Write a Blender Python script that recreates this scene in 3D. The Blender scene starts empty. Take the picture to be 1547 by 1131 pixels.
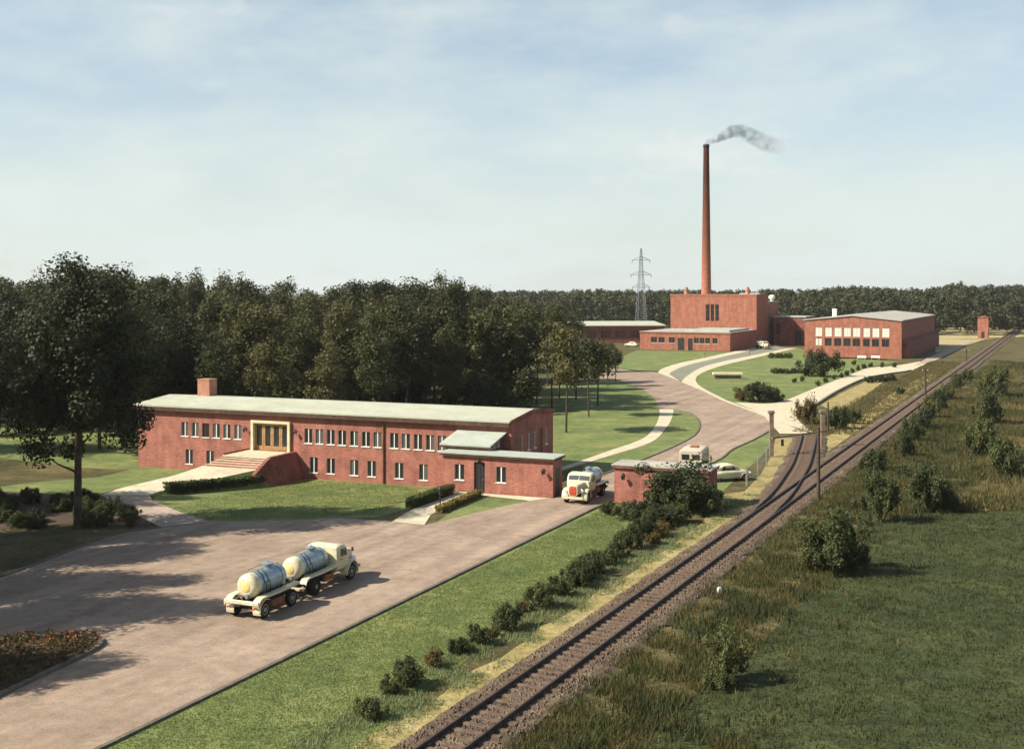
import bpy, bmesh, math, random
import numpy as np
from mathutils import Vector, Matrix

random.seed(7)
rng = np.random.default_rng(11)
R = math.radians
sc = bpy.context.scene
COL = sc.collection

# ------------------------------------------------------------------ camera
F = 1750.0            # focal length in photograph pixels (1547 wide)
CX, HY = 773.5, 440.0  # principal column, horizon row
CAMH = 16.0
cam = bpy.data.cameras.new('camera')
cam.sensor_fit = 'HORIZONTAL'
cam.sensor_width = 36.0
cam.lens = 36.0 * F / 1547.0
cam.shift_y = -(565.5 - HY) / 1547.0
cam.clip_start = 0.5
cam.clip_end = 12000
camo = bpy.data.objects.new('camera', cam)
COL.objects.link(camo)
camo.location = (0, 0, CAMH)
camo.rotation_euler = (R(90), 0, 0)
sc.camera = camo

# ------------------------------------------------------------------ light
SUN_EL = R(39)
SUN_AZ = math.atan2(-0.965, -0.26)      # compass bearing of the sun (x east, y north)
SD = Vector((math.sin(SUN_AZ) * math.cos(SUN_EL), math.cos(SUN_AZ) * math.cos(SUN_EL), math.sin(SUN_EL)))
w = bpy.data.worlds.new('World')
sc.world = w
w.use_nodes = True
nt = w.node_tree
nt.nodes.clear()
wo = nt.nodes.new('ShaderNodeOutputWorld')
bg = nt.nodes.new('ShaderNodeBackground')
sky = nt.nodes.new('ShaderNodeTexSky')
sky.sky_type = 'NISHITA'
sky.sun_disc = False
sky.sun_elevation = SUN_EL
sky.sun_rotation = SUN_AZ % (2 * math.pi)
sky.altitude = 50
sky.air_density = 1.0
sky.dust_density = 1.0
sky.ozone_density = 1.2
bg.inputs['Strength'].default_value = 0.077
tc = nt.nodes.new('ShaderNodeTexCoord')
mp = nt.nodes.new('ShaderNodeMapping')
mp.inputs['Scale'].default_value = (1.7, 1.7, 5.0)
mp.inputs['Location'].default_value = (0.35, 0.2, 0.13)
n1 = nt.nodes.new('ShaderNodeTexNoise')
n1.inputs['Scale'].default_value = 2.6
n1.inputs['Detail'].default_value = 9
n1.inputs['Roughness'].default_value = 0.6
cr = nt.nodes.new('ShaderNodeValToRGB')          # thin broken cloud
cr.color_ramp.elements[0].position = 0.40
cr.color_ramp.elements[0].color = (0, 0, 0, 1)
cr.color_ramp.elements[1].position = 0.70
cr.color_ramp.elements[1].color = (1, 1, 1, 1)
sep = nt.nodes.new('ShaderNodeSeparateXYZ')      # milky air, thinning with height
hz = nt.nodes.new('ShaderNodeValToRGB')
for p_, v_ in ((0.0, 0.97), (0.08, 0.86), (0.16, 0.58), (0.30, 0.32), (0.60, 0.14)):
    e_ = hz.color_ramp.elements[0] if p_ == 0.0 else hz.color_ramp.elements.new(p_)
    e_.position = p_
    e_.color = (v_, v_, v_, 1)
hz.color_ramp.elements[-1].color = (0.08, 0.08, 0.08, 1)
ml = nt.nodes.new('ShaderNodeMath')
ml.operation = 'MULTIPLY_ADD'
ml.inputs[1].default_value = 0.5
ml.use_clamp = True
sb = nt.nodes.new('ShaderNodeMath')
sb.operation = 'SUBTRACT'
sb.inputs[1].default_value = 0.2
mx = nt.nodes.new('ShaderNodeMixRGB')
mx.inputs['Color2'].default_value = (5.35, 5.95, 5.75, 1)
nt.links.new(tc.outputs['Generated'], mp.inputs['Vector'])
nt.links.new(tc.outputs['Generated'], sep.inputs[0])
nt.links.new(sep.outputs['Z'], hz.inputs['Fac'])
nt.links.new(mp.outputs['Vector'], n1.inputs['Vector'])
nt.links.new(n1.outputs['Fac'], cr.inputs['Fac'])
nt.links.new(cr.outputs['Color'], ml.inputs[0])
nt.links.new(hz.outputs['Color'], sb.inputs[0])
nt.links.new(sb.outputs[0], ml.inputs[2])
nt.links.new(ml.outputs[0], mx.inputs['Fac'])
nt.links.new(sky.outputs['Color'], mx.inputs['Color1'])
n2 = nt.nodes.new('ShaderNodeTexNoise')           # small soft cumulus puffs
n2.inputs['Scale'].default_value = 5.2
n2.inputs['Detail'].default_value = 7
n2.inputs['Roughness'].default_value = 0.55
mp2 = nt.nodes.new('ShaderNodeMapping')
mp2.inputs['Scale'].default_value = (1.0, 1.0, 2.2)
mp2.inputs['Location'].default_value = (0.0, 0.0, 0.4)
nt.links.new(tc.outputs['Generated'], mp2.inputs['Vector'])
nt.links.new(mp2.outputs['Vector'], n2.inputs['Vector'])
c2 = nt.nodes.new('ShaderNodeValToRGB')
c2.color_ramp.elements[0].position = 0.60
c2.color_ramp.elements[0].color = (0, 0, 0, 1)
c2.color_ramp.elements[1].position = 0.74
c2.color_ramp.elements[1].color = (0.85, 0.85, 0.85, 1)
nt.links.new(n2.outputs['Fac'], c2.inputs['Fac'])
mx2 = nt.nodes.new('ShaderNodeMixRGB')
mx2.inputs['Color2'].default_value = (6.3, 6.3, 6.0, 1)
nt.links.new(c2.outputs['Color'], mx2.inputs['Fac'])
nt.links.new(mx.outputs['Color'], mx2.inputs['Color1'])
nt.links.new(mx2.outputs['Color'], bg.inputs['Color'])
nt.links.new(bg.outputs['Background'], wo.inputs['Surface'])

sl = bpy.data.lights.new('sun', 'SUN')
sl.energy = 5.0
sl.angle = R(0.5)
sl.color = (1.0, 0.93, 0.80)
so = bpy.data.objects.new('sun', sl)
COL.objects.link(so)
so.rotation_euler = SD.to_track_quat('Z', 'Y').to_euler()
so.location = (-60, -20, 80)

vs = sc.view_settings
vs.view_transform = 'Standard'
vs.look = 'None'
vs.gamma = 1.0
vs.use_curve_mapping = False
vs.exposure = 0.9
sc.cycles.use_denoising = True
sc.cycles.max_bounces = 5
sc.cycles.diffuse_bounces = 2
sc.cycles.glossy_bounces = 2
sc.cycles.transparent_max_bounces = 6
sc.cycles.volume_bounces = 0

# ------------------------------------------------------------------ geometry of the site
def ss(a, b, x):
    t = min(1.0, max(0.0, (x - a) / (b - a)))
    return t * t * (3 - 2 * t)

UD = Vector((-0.925, 0.381)).normalized()   # along the office front, leftwards
ND = Vector((UD.y, -UD.x))                  # away from the camera, into the plot
A0 = Vector((3.18, 89.74))                  # office gate corner
RD = Vector((0.434, 0.901)).normalized()    # railway and works direction
RU = Vector((-RD.y, RD.x))

def toU(x, y):
    q = Vector((x, y)) - A0
    return q.dot(UD), q.dot(ND)

def fromU(ul, dl):
    p = A0 + UD * ul + ND * dl
    return p.x, p.y

def hgt(x, y):
    ul, dl = toU(x, y)
    return -0.8 * ss(9, 13, ul) * (1 - ss(47, 60, ul)) * ss(-15, 3, dl) * (1 - ss(17, 32, dl))

def G(px, py, z=None):
    """ground point under a photograph pixel (or on the level z)"""
    zz = 0.0 if z is None else z
    for _ in range(6):
        Y = F * (CAMH - zz) / (py - HY)
        X = (px - CX) / F * Y
        if z is not None:
            break
        zz = hgt(X, Y)
    return X, Y

def on_line(px, o, d):
    """distance along o+d*t where the column px crosses it (plan)"""
    k = (px - CX) / F
    return (k * o.y - o.x) / (d.x - k * d.y)

def zat(py, Y):
    return CAMH - (py - HY) / F * Y

# ------------------------------------------------------------------ materials
MATS = {}
def nodes(m):
    return m.node_tree.nodes, m.node_tree.links

def base_mat(name, col, rough=0.7, spec=0.3, metal=0.0):
    m = bpy.data.materials.new(name)
    m.use_nodes = True
    b = m.node_tree.nodes['Principled BSDF']
    b.inputs['Base Color'].default_value = (*col, 1)
    b.inputs['Roughness'].default_value = rough
    b.inputs['Metallic'].default_value = metal
    b.inputs['Specular IOR Level'].default_value = spec
    MATS[name] = m
    return m

def ramp(N, stops):
    r = N.new('ShaderNodeValToRGB')
    e = r.color_ramp.elements
    while len(e) < len(stops):
        e.new(0.5)
    for k, (p, c) in enumerate(stops):
        e[k].position = p
        e[k].color = (*c, 1)
    return r

def noise_mat(name, c1, c2, c3=None, scale=1.0, fine=12.0, rough=0.85, bump=0.3, spec=0.15, coord='Object', fine_amt=0.35, bdist=0.05):
    """two-octave mottled surface: large patches plus a fine grain"""
    m = base_mat(name, c1, rough, spec)
    N, L = nodes(m)
    b = N['Principled BSDF']
    t = N.new('ShaderNodeTexCoord')
    a = N.new('ShaderNodeTexNoise')
    a.inputs['Scale'].default_value = scale
    a.inputs['Detail'].default_value = 6
    a.inputs['Roughness'].default_value = 0.6
    f = N.new('ShaderNodeTexNoise')
    f.inputs['Scale'].default_value = fine
    f.inputs['Detail'].default_value = 5
    f.inputs['Roughness'].default_value = 0.7
    L.new(t.outputs[coord], a.inputs['Vector'])
    L.new(t.outputs[coord], f.inputs['Vector'])
    st = [(0.33, c1), (0.66, c2)] if c3 is None else [(0.3, c1), (0.5, c2), (0.7, c3)]
    r = ramp(N, st)
    L.new(a.outputs['Fac'], r.inputs['Fac'])
    fr = ramp(N, [(0.3, (1 - fine_amt,) * 3), (0.7, (1 + fine_amt,) * 3)])
    L.new(f.outputs['Fac'], fr.inputs['Fac'])
    mu = N.new('ShaderNodeMixRGB')
    mu.blend_type = 'MULTIPLY'
    mu.inputs['Fac'].default_value = 1
    L.new(r.outputs['Color'], mu.inputs['Color1'])
    L.new(fr.outputs['Color'], mu.inputs['Color2'])
    md = N.new('ShaderNodeTexNoise')
    md.inputs['Scale'].default_value = (scale * fine) ** 0.5
    md.inputs['Detail'].default_value = 4
    L.new(t.outputs[coord], md.inputs['Vector'])
    mr_ = ramp(N, [(0.32, (1 - fine_amt * 0.6,) * 3), (0.68, (1 + fine_amt * 0.6,) * 3)])
    L.new(md.outputs['Fac'], mr_.inputs['Fac'])
    mu2 = N.new('ShaderNodeMixRGB')
    mu2.blend_type = 'MULTIPLY'
    mu2.inputs['Fac'].default_value = 1
    L.new(mu.outputs['Color'], mu2.inputs['Color1'])
    L.new(mr_.outputs['Color'], mu2.inputs['Color2'])
    L.new(mu2.outputs['Color'], b.inputs['Base Color'])
    if bump:
        bp = N.new('ShaderNodeBump')
        bp.inputs['Strength'].default_value = bump
        bp.inputs['Distance'].default_value = bdist
        L.new(f.outputs['Fac'], bp.inputs['Height'])
        L.new(bp.outputs['Normal'], b.inputs['Normal'])
    return m

def brick_mat(name, c1, c2, mortar, bw=0.26, bh=0.085, stain=0.25):
    m = base_mat(name, c1, 0.85, 0.15)
    N, L = nodes(m)
    b = N['Principled BSDF']
    t = N.new('ShaderNodeTexCoord')
    s = N.new('ShaderNodeSeparateXYZ')
    L.new(t.outputs['Object'], s.inputs[0])
    ad = N.new('ShaderNodeMath')
    L.new(s.outputs['X'], ad.inputs[0])
    L.new(s.outputs['Y'], ad.inputs[1])
    c = N.new('ShaderNodeCombineXYZ')
    L.new(ad.outputs[0], c.inputs['X'])
    L.new(s.outputs['Z'], c.inputs['Y'])
    k = N.new('ShaderNodeTexBrick')
    k.inputs['Color1'].default_value = (*c1, 1)
    k.inputs['Color2'].default_value = (*c2, 1)
    k.inputs['Mortar'].default_value = (*mortar, 1)
    k.inputs['Scale'].default_value = 1.0
    k.inputs['Brick Width'].default_value = bw
    k.inputs['Row Height'].default_value = bh
    k.inputs['Mortar Size'].default_value = 0.008
    k.inputs['Bias'].default_value = -0.1
    L.new(c.outputs[0], k.inputs['Vector'])
    n = N.new('ShaderNodeTexNoise')
    n.inputs['Scale'].default_value = 0.8
    n.inputs['Detail'].default_value = 7
    L.new(t.outputs['Object'], n.inputs['Vector'])
    r = ramp(N, [(0.3, (1 - stain,) * 3), (0.7, (1 + stain * 0.7,) * 3)])
    L.new(n.outputs['Fac'], r.inputs['Fac'])
    n2 = N.new('ShaderNodeTexNoise')
    n2.inputs['Scale'].default_value = 9
    n2.inputs['Detail'].default_value = 4
    L.new(t.outputs['Object'], n2.inputs['Vector'])
    r2 = ramp(N, [(0.3, (0.78,) * 3), (0.7, (1.2,) * 3)])
    L.new(n2.outputs['Fac'], r2.inputs['Fac'])
    mpw = N.new('ShaderNodeMapping')
    mpw.inputs['Scale'].default_value = (1.6, 1.6, 0.14)
    L.new(t.outputs['Object'], mpw.inputs['Vector'])
    n3 = N.new('ShaderNodeTexNoise')
    n3.inputs['Scale'].default_value = 1.0
    n3.inputs['Detail'].default_value = 6
    L.new(mpw.outputs['Vector'], n3.inputs['Vector'])
    r3 = ramp(N, [(0.3, (0.8,) * 3), (0.55, (1.0,) * 3), (0.75, (1.14, 1.12, 1.1))])
    L.new(n3.outputs['Fac'], r3.inputs['Fac'])
    prev = k.outputs['Color']
    for rr in (r, r2, r3):
        mu = N.new('ShaderNodeMixRGB')
        mu.blend_type = 'MULTIPLY'
        mu.inputs['Fac'].default_value = 1
        L.new(prev, mu.inputs['Color1'])
        L.new(rr.outputs['Color'], mu.inputs['Color2'])
        prev = mu.outputs['Color']
    L.new(prev, b.inputs['Base Color'])
    bp = N.new('ShaderNodeBump')
    bp.inputs['Strength'].default_value = 0.4
    bp.inputs['Distance'].default_value = 0.01
    bp.invert = True
    L.new(k.outputs['Fac'], bp.inputs['Height'])
    L.new(bp.outputs['Normal'], b.inputs['Normal'])
    return m

def leaf_mat(name, c1, c2, c3, trans=0.25, scale=0.45):
    m = base_mat(name, c1, 0.6, 0.2)
    N, L = nodes(m)
    b = N['Principled BSDF']
    t = N.new('ShaderNodeTexCoord')
    a = N.new('ShaderNodeTexNoise')
    a.inputs['Scale'].default_value = scale
    a.inputs['Detail'].default_value = 8
    a.inputs['Roughness'].default_value = 0.75
    L.new(t.outputs['Object'], a.inputs['Vector'])
    oi = N.new('ShaderNodeObjectInfo')
    ad = N.new('ShaderNodeMath')
    ad.operation = 'MULTIPLY_ADD'
    ad.inputs[1].default_value = 0.34
    L.new(oi.outputs['Random'], ad.inputs[0])
    su = N.new('ShaderNodeMath')
    su.operation = 'SUBTRACT'
    su.inputs[1].default_value = 0.17
    L.new(a.outputs['Fac'], su.inputs[0])
    L.new(su.outputs[0], ad.inputs[2])
    r = ramp(N, [(0.28, c1), (0.5, c2), (0.74, c3)])
    L.new(ad.outputs[0], r.inputs['Fac'])
    L.new(r.outputs['Color'], b.inputs['Base Color'])
    tr = N.new('ShaderNodeBsdfTranslucent')
    L.new(r.outputs['Color'], tr.inputs['Color'])
    mxs = N.new('ShaderNodeMixShader')
    mxs.inputs['Fac'].default_value = trans
    L.new(b.outputs[0], mxs.inputs[1])
    L.new(tr.outputs[0], mxs.inputs[2])
    L.new(mxs.outputs[0], N['Material Output'].inputs['Surface'])
    return m

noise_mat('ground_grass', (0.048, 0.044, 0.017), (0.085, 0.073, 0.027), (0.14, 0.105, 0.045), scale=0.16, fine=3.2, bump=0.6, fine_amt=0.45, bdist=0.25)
noise_mat('lawn', (0.088, 0.118, 0.040), (0.134, 0.16, 0.052), (0.20, 0.202, 0.07), scale=0.22, fine=5.0, bump=0.5, fine_amt=0.3, bdist=0.08)
noise_mat('meadow', (0.034, 0.044, 0.015), (0.048, 0.058, 0.02), (0.072, 0.076, 0.026), scale=0.2, fine=4.0, bump=0.8, fine_amt=0.45, bdist=0.25)
noise_mat('dry_verge', (0.21, 0.165, 0.062), (0.27, 0.215, 0.085), (0.33, 0.27, 0.13), scale=0.5, fine=6.0, bump=0.5, fine_amt=0.35, bdist=0.1)
noise_mat('field_straw', (0.30, 0.25, 0.12), (0.36, 0.30, 0.15), scale=0.1, fine=2.0)
noise_mat('road', (0.225, 0.163, 0.118), (0.272, 0.203, 0.148), (0.315, 0.24, 0.176), scale=0.22, fine=9.0, bump=0.25, fine_amt=0.22, bdist=0.02)
noise_mat('side_road', (0.17, 0.17, 0.125), (0.21, 0.2, 0.15), scale=0.3, fine=8.0, bump=0.2, fine_amt=0.2)
noise_mat('path', (0.41, 0.35, 0.24), (0.47, 0.41, 0.285), (0.52, 0.46, 0.33), scale=0.5, fine=8.0, bump=0.2, fine_amt=0.14, bdist=0.02)
noise_mat('path_red', (0.30, 0.225, 0.175), (0.36, 0.285, 0.22), scale=0.5, fine=8.0, bump=0.2, fine_amt=0.18, bdist=0.02)
noise_mat('kerb', (0.10, 0.088, 0.07), (0.15, 0.13, 0.1), scale=1.2, fine=10, fine_amt=0.25)
noise_mat('kerb_pale', (0.34, 0.3, 0.23), (0.4, 0.36, 0.28), scale=1.2, fine=10, fine_amt=0.2)
noise_mat('ballast', (0.085, 0.060, 0.040), (0.12, 0.088, 0.058), (0.165, 0.122, 0.08), scale=0.4, fine=11.0, bump=0.9, fine_amt=0.5, bdist=0.06)
noise_mat('rail_steel', (0.035, 0.026, 0.022), (0.06, 0.042, 0.034), scale=2, fine=20, rough=0.5, spec=0.4, bump=0.1)
noise_mat('sleeper_wood', (0.095, 0.062, 0.045), (0.145, 0.1, 0.072), scale=2.0, fine=14, bump=0.4, bdist=0.02)
noise_mat('soil', (0.05, 0.036, 0.025), (0.09, 0.062, 0.04), scale=1.5, fine=9)
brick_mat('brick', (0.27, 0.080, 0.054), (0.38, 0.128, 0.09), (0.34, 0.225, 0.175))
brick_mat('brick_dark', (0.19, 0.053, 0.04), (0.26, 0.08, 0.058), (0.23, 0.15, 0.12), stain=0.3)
brick_mat('brick_works', (0.27, 0.084, 0.05), (0.36, 0.125, 0.076), (0.31, 0.195, 0.135), stain=0.22)
brick_mat('brick_pale', (0.36, 0.15, 0.095), (0.43, 0.2, 0.13), (0.36, 0.25, 0.18))
noise_mat('roof_pale', (0.335, 0.34, 0.255), (0.375, 0.38, 0.29), (0.41, 0.415, 0.32), scale=0.35, fine=5.0, bump=0.1, fine_amt=0.09, rough=0.75)
noise_mat('roof_zinc', (0.31, 0.335, 0.275), (0.38, 0.405, 0.34), scale=0.5, fine=5.0, bump=0.1, fine_amt=0.1, rough=0.6)
noise_mat('roof_grey', (0.3, 0.285, 0.24), (0.37, 0.35, 0.29), scale=0.25, fine=3.0, bump=0.1, fine_amt=0.12)
noise_mat('fascia', (0.06, 0.036, 0.026), (0.09, 0.055, 0.04), scale=1, fine=8)
noise_mat('white_paint', (0.66, 0.65, 0.58), (0.74, 0.73, 0.66), scale=2, fine=12, bump=0.05, fine_amt=0.08, rough=0.5)
noise_mat('cream_stone', (0.50, 0.43, 0.26), (0.60, 0.53, 0.34), scale=1.0, fine=9, bump=0.1, fine_amt=0.12)
noise_mat('brown_frame', (0.09, 0.05, 0.03), (0.14, 0.085, 0.05), scale=2, fine=12, rough=0.5)
noise_mat('oak_door', (0.27, 0.15, 0.055), (0.36, 0.21, 0.08), scale=1.5, fine=14, rough=0.45, spec=0.4)
noise_mat('black_iron', (0.014, 0.014, 0.014), (0.028, 0.026, 0.024), scale=3, fine=15, rough=0.5, spec=0.4)
noise_mat('grey_concrete', (0.23, 0.2, 0.165), (0.31, 0.275, 0.225), scale=1.0, fine=9, fine_amt=0.25)
noise_mat('pole_wood', (0.05, 0.038, 0.028), (0.075, 0.055, 0.04), scale=2.0, fine=10)
noise_mat('post_wood', (0.16, 0.11, 0.08), (0.24, 0.17, 0.12), scale=2.0, fine=10, fine_amt=0.35)
noise_mat('galvanised', (0.13, 0.15, 0.16), (0.19, 0.21, 0.22), scale=0.6, fine=8, rough=0.5, spec=0.4)
noise_mat('bark', (0.045, 0.034, 0.024), (0.085, 0.065, 0.046), scale=1.2, fine=8, bump=0.6)
noise_mat('cream_paint', (0.47, 0.42, 0.27), (0.62, 0.57, 0.38), scale=1.4, fine=9, rough=0.42, spec=0.45, bump=0.03, fine_amt=0.14)
noise_mat('tank_silver', (0.22, 0.29, 0.32), (0.34, 0.42, 0.45), scale=1.1, fine=6, rough=0.32, spec=0.6, bump=0.04, fine_amt=0.14)
MATS['tank_silver'].node_tree.nodes['Principled BSDF'].inputs['Metallic'].default_value = 0.45
noise_mat('orange_paint', (0.74, 0.46, 0.16), (0.8, 0.52, 0.2), scale=2, fine=9, rough=0.4, spec=0.4, bump=0.03, fine_amt=0.1)
noise_mat('red_paint', (0.52, 0.07, 0.03), (0.6, 0.1, 0.045), scale=2, fine=14, rough=0.4, spec=0.4, bump=0.05, fine_amt=0.25)
noise_mat('rust_red', (0.18, 0.07, 0.035), (0.25, 0.1, 0.05), scale=2, fine=10)
noise_mat('rubber', (0.014, 0.013, 0.012), (0.028, 0.026, 0.023), scale=3, fine=14, rough=0.8)
noise_mat('chassis', (0.022, 0.019, 0.016), (0.04, 0.034, 0.028), scale=2, fine=10)
noise_mat('van_paint', (0.43, 0.355, 0.27), (0.5, 0.42, 0.325), scale=1, fine=9, rough=0.4, spec=0.4, bump=0.03, fine_amt=0.07)
noise_mat('chimney_brick', (0.40, 0.155, 0.085), (0.47, 0.2, 0.115), scale=0.5, fine=6, fine_amt=0.2)
base_mat('glass', (0.02, 0.022, 0.024), 0.08, 0.6)
base_mat('glass_truck', (0.06, 0.07, 0.07), 0.08, 0.6)
base_mat('blind', (0.52, 0.51, 0.43), 0.55, 0.3)
base_mat('glass_curtain', (0.085, 0.085, 0.08), 0.12, 0.5)
base_mat('headlamp', (0.7, 0.7, 0.66), 0.15, 0.6, 0.3)
leaf_mat('leaf_dark', (0.023, 0.029, 0.011), (0.045, 0.052, 0.019), (0.086, 0.087, 0.031), trans=0.3)
leaf_mat('leaf_olive', (0.031, 0.035, 0.012), (0.064, 0.065, 0.022), (0.118, 0.106, 0.037), trans=0.3)
leaf_mat('leaf_far', (0.024, 0.031, 0.014), (0.042, 0.048, 0.021), (0.072, 0.073, 0.032), scale=0.09)
leaf_mat('leaf_shrub', (0.031, 0.041, 0.015), (0.058, 0.071, 0.024), (0.115, 0.115, 0.038), trans=0.32, scale=0.9)
leaf_mat('leaf_brown', (0.07, 0.048, 0.016), (0.11, 0.078, 0.024), (0.16, 0.12, 0.036), scale=0.9)
leaf_mat('leaf_gold', (0.16, 0.125, 0.033), (0.23, 0.18, 0.05), (0.31, 0.245, 0.08), scale=0.9)
leaf_mat('weed_green', (0.19, 0.22, 0.095), (0.28, 0.30, 0.15), (0.40, 0.40, 0.22), trans=0.45, scale=0.5)
leaf_mat('lawn_blade', (0.105, 0.145, 0.046), (0.152, 0.188, 0.062), (0.225, 0.235, 0.085), trans=0.4, scale=0.25)
leaf_mat('weed_dry', (0.085, 0.072, 0.025), (0.13, 0.106, 0.038), (0.20, 0.15, 0.056), trans=0.4, scale=0.35)
leaf_mat('weed_olive', (0.046, 0.053, 0.018), (0.072, 0.078, 0.026), (0.115, 0.11, 0.037), trans=0.4, scale=0.35)
leaf_mat('weed_meadow', (0.038, 0.05, 0.016), (0.056, 0.068, 0.022), (0.09, 0.094, 0.032), trans=0.4, scale=0.35)
leaf_mat('flower_red', (0.30, 0.07, 0.025), (0.42, 0.11, 0.035), (0.5, 0.2, 0.06), scale=2.0)

# tyre-worn lanes and old stains on the paving
rm = MATS['road']
N, L = nodes(rm)
t = N.new('ShaderNodeTexCoord')
mpv = N.new('ShaderNodeMapping')
mpv.inputs['Rotation'].default_value = (0, 0, -math.atan2(0.9095, 0.4155))
L.new(t.outputs['Object'], mpv.inputs['Vector'])
mp3 = N.new('ShaderNodeMapping')
mp3.inputs['Scale'].default_value = (0.03, 0.85, 1)
L.new(mpv.outputs['Vector'], mp3.inputs['Vector'])
lane = N.new('ShaderNodeTexNoise')
lane.inputs['Scale'].default_value = 1.0
lane.inputs['Detail'].default_value = 4
L.new(mp3.outputs['Vector'], lane.inputs['Vector'])
lr = ramp(N, [(0.35, (0.84, 0.84, 0.85)), (0.65, (1.12, 1.11, 1.09))])
L.new(lane.outputs['Fac'], lr.inputs['Fac'])
stn = N.new('ShaderNodeTexNoise')
stn.inputs['Scale'].default_value = 0.7
stn.inputs['Detail'].default_value = 7
stn.inputs['Roughness'].default_value = 0.65
L.new(t.outputs['Object'], stn.inputs['Vector'])
sr2 = ramp(N, [(0.58, (1, 1, 1)), (0.72, (0.72, 0.7, 0.7))])
L.new(stn.outputs['Fac'], sr2.inputs['Fac'])
b = N['Principled BSDF']
prev = b.inputs['Base Color'].links[0].from_socket
for rr_ in (lr, sr2):
    mu = N.new('ShaderNodeMixRGB')
    mu.blend_type = 'MULTIPLY'
    mu.inputs['Fac'].default_value = 1
    L.new(prev, mu.inputs['Color1'])
    L.new(rr_.outputs['Color'], mu.inputs['Color2'])
    prev = mu.outputs['Color']
L.new(prev, b.inputs['Base Color'])

def MAT(m):
    return MATS[m] if isinstance(m, str) else m

# ------------------------------------------------------------------ mesh builder
class MB:
    def __init__(self):
        self.v, self.f = [], []

    def poly(self, pts):
        n = len(self.v)
        self.v += [tuple(p) for p in pts]
        self.f.append(tuple(range(n, n + len(pts))))
        return self

    def box(self, x0, x1, y0, y1, z0, z1):
        n = len(self.v)
        self.v += [(x0, y0, z0), (x1, y0, z0), (x1, y1, z0), (x0, y1, z0),
                   (x0, y0, z1), (x1, y0, z1), (x1, y1, z1), (x0, y1, z1)]
        for q in ((0, 3, 2, 1), (4, 5, 6, 7), (0, 1, 5, 4), (1, 2, 6, 5), (2, 3, 7, 6), (3, 0, 4, 7)):
            self.f.append(tuple(n + i for i in q))
        return self

    def bevbox(self, x0, x1, y0, y1, z0, z1, b=0.03):
        secs = []
        for z, i in ((z0, b), (z0 + b, 0), (z1 - b, 0), (z1, b)):
            secs.append([(x0 + i, y0 + i, z), (x1 - i, y0 + i, z), (x1 - i, y1 - i, z), (x0 + i, y1 - i, z)])
        return self.loft(secs)

    def prism(self, pts, z0, z1):
        n = len(self.v)
        k = len(pts)
        self.v += [(p[0], p[1], z0) for p in pts] + [(p[0], p[1], z1) for p in pts]
        self.f.append(tuple(n + i for i in reversed(range(k))))
        self.f.append(tuple(n + k + i for i in range(k)))
        for i in range(k):
            j = (i + 1) % k
            self.f.append((n + i, n + j, n + k + j, n + k + i))
        return self

    def xprism(self, pts, x0, x1):
        """profile (y,z) extruded along x"""
        n = len(self.v)
        k = len(pts)
        self.v += [(x0, p[0], p[1]) for p in pts] + [(x1, p[0], p[1]) for p in pts]
        self.f.append(tuple(n + i for i in reversed(range(k))))
        self.f.append(tuple(n + k + i for i in range(k)))
        for i in range(k):
            j = (i + 1) % k
            self.f.append((n + i, n + j, n + k + j, n + k + i))
        return self

    def loft(self, secs, cap=True):
        n = len(self.v)
        k = len(secs[0])
        for s in secs:
            self.v += [tuple(p) for p in s]
        for a in range(len(secs) - 1):
            for i in range(k):
                j = (i + 1) % k
                self.f.append((n + a * k + i, n + a * k + j, n + (a + 1) * k + j, n + (a + 1) * k + i))
        if cap:
            self.f.append(tuple(n + i for i in reversed(range(k))))
            m = n + (len(secs) - 1) * k
            self.f.append(tuple(m + i for i in range(k)))
        return self

    def tube(self, pts, rad, n=8, cap=True):
        pts = [Vector(p) for p in pts]
        if not hasattr(rad, '__len__'):
            rad = [rad] * len(pts)
        secs = []
        for i, p in enumerate(pts):
            d = (pts[min(i + 1, len(pts) - 1)] - pts[max(i - 1, 0)]).normalized()
            up = Vector((0, 0, 1)) if abs(d.z) < 0.95 else Vector((1, 0, 0))
            a = d.cross(up).normalized()
            b = a.cross(d)
            secs.append([p + (a * math.cos(t) + b * math.sin(t)) * rad[i] for t in [2 * math.pi * q / n for q in range(n)]])
        return self.loft(secs, cap)

    def lathe(self, prof, c=(0, 0, 0), axis='z', n=20):
        """profile (r, h) about an axis"""
        secs = []
        for r, h in prof:
            s = []
            for q in range(n):
                t = 2 * math.pi * q / n
                a, b = r * math.cos(t), r * math.sin(t)
                if axis == 'z':
                    s.append((c[0] + a, c[1] + b, c[2] + h))
                elif axis == 'y':
                    s.append((c[0] - a, c[1] + h, c[2] + b))
                else:
                    s.append((c[0] + h, c[1] + a, c[2] + b))
            secs.append(s)
        return self.loft(secs)

    def mesh(self, name, smooth=False):
        me = bpy.data.meshes.new(name)
        me.from_pydata(self.v, [], self.f)
        bm = bmesh.new()
        bm.from_mesh(me)
        bmesh.ops.recalc_face_normals(bm, faces=bm.faces)
        bm.to_mesh(me)
        bm.free()
        if smooth:
            for p in me.polygons:
                p.use_smooth = True
            try:
                me.set_sharp_from_angle(angle=R(40))
            except Exception:
                pass
        me.update()
        return me

    def build(self, name, mat, parent=None, smooth=False, loc=None, rz=0):
        me = self.mesh(name, smooth)
        me.materials.append(MAT(mat))
        return obj(name, me, parent, loc, rz)


def obj(name, me, parent=None, loc=None, rz=0):
    o = bpy.data.objects.new(name, me)
    COL.objects.link(o)
    if parent is not None:
        o.parent = parent
    if loc is not None:
        o.location = loc
    o.rotation_euler = (0, 0, rz)
    return o

def thing(name, label, cat, loc=(0, 0, 0), rz=0, group=None):
    o = bpy.data.objects.new(name, None)
    o.empty_display_size = 0.3
    COL.objects.link(o)
    o.location = loc
    o.rotation_euler = (0, 0, rz)
    return tag(o, label, cat, group)

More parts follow.
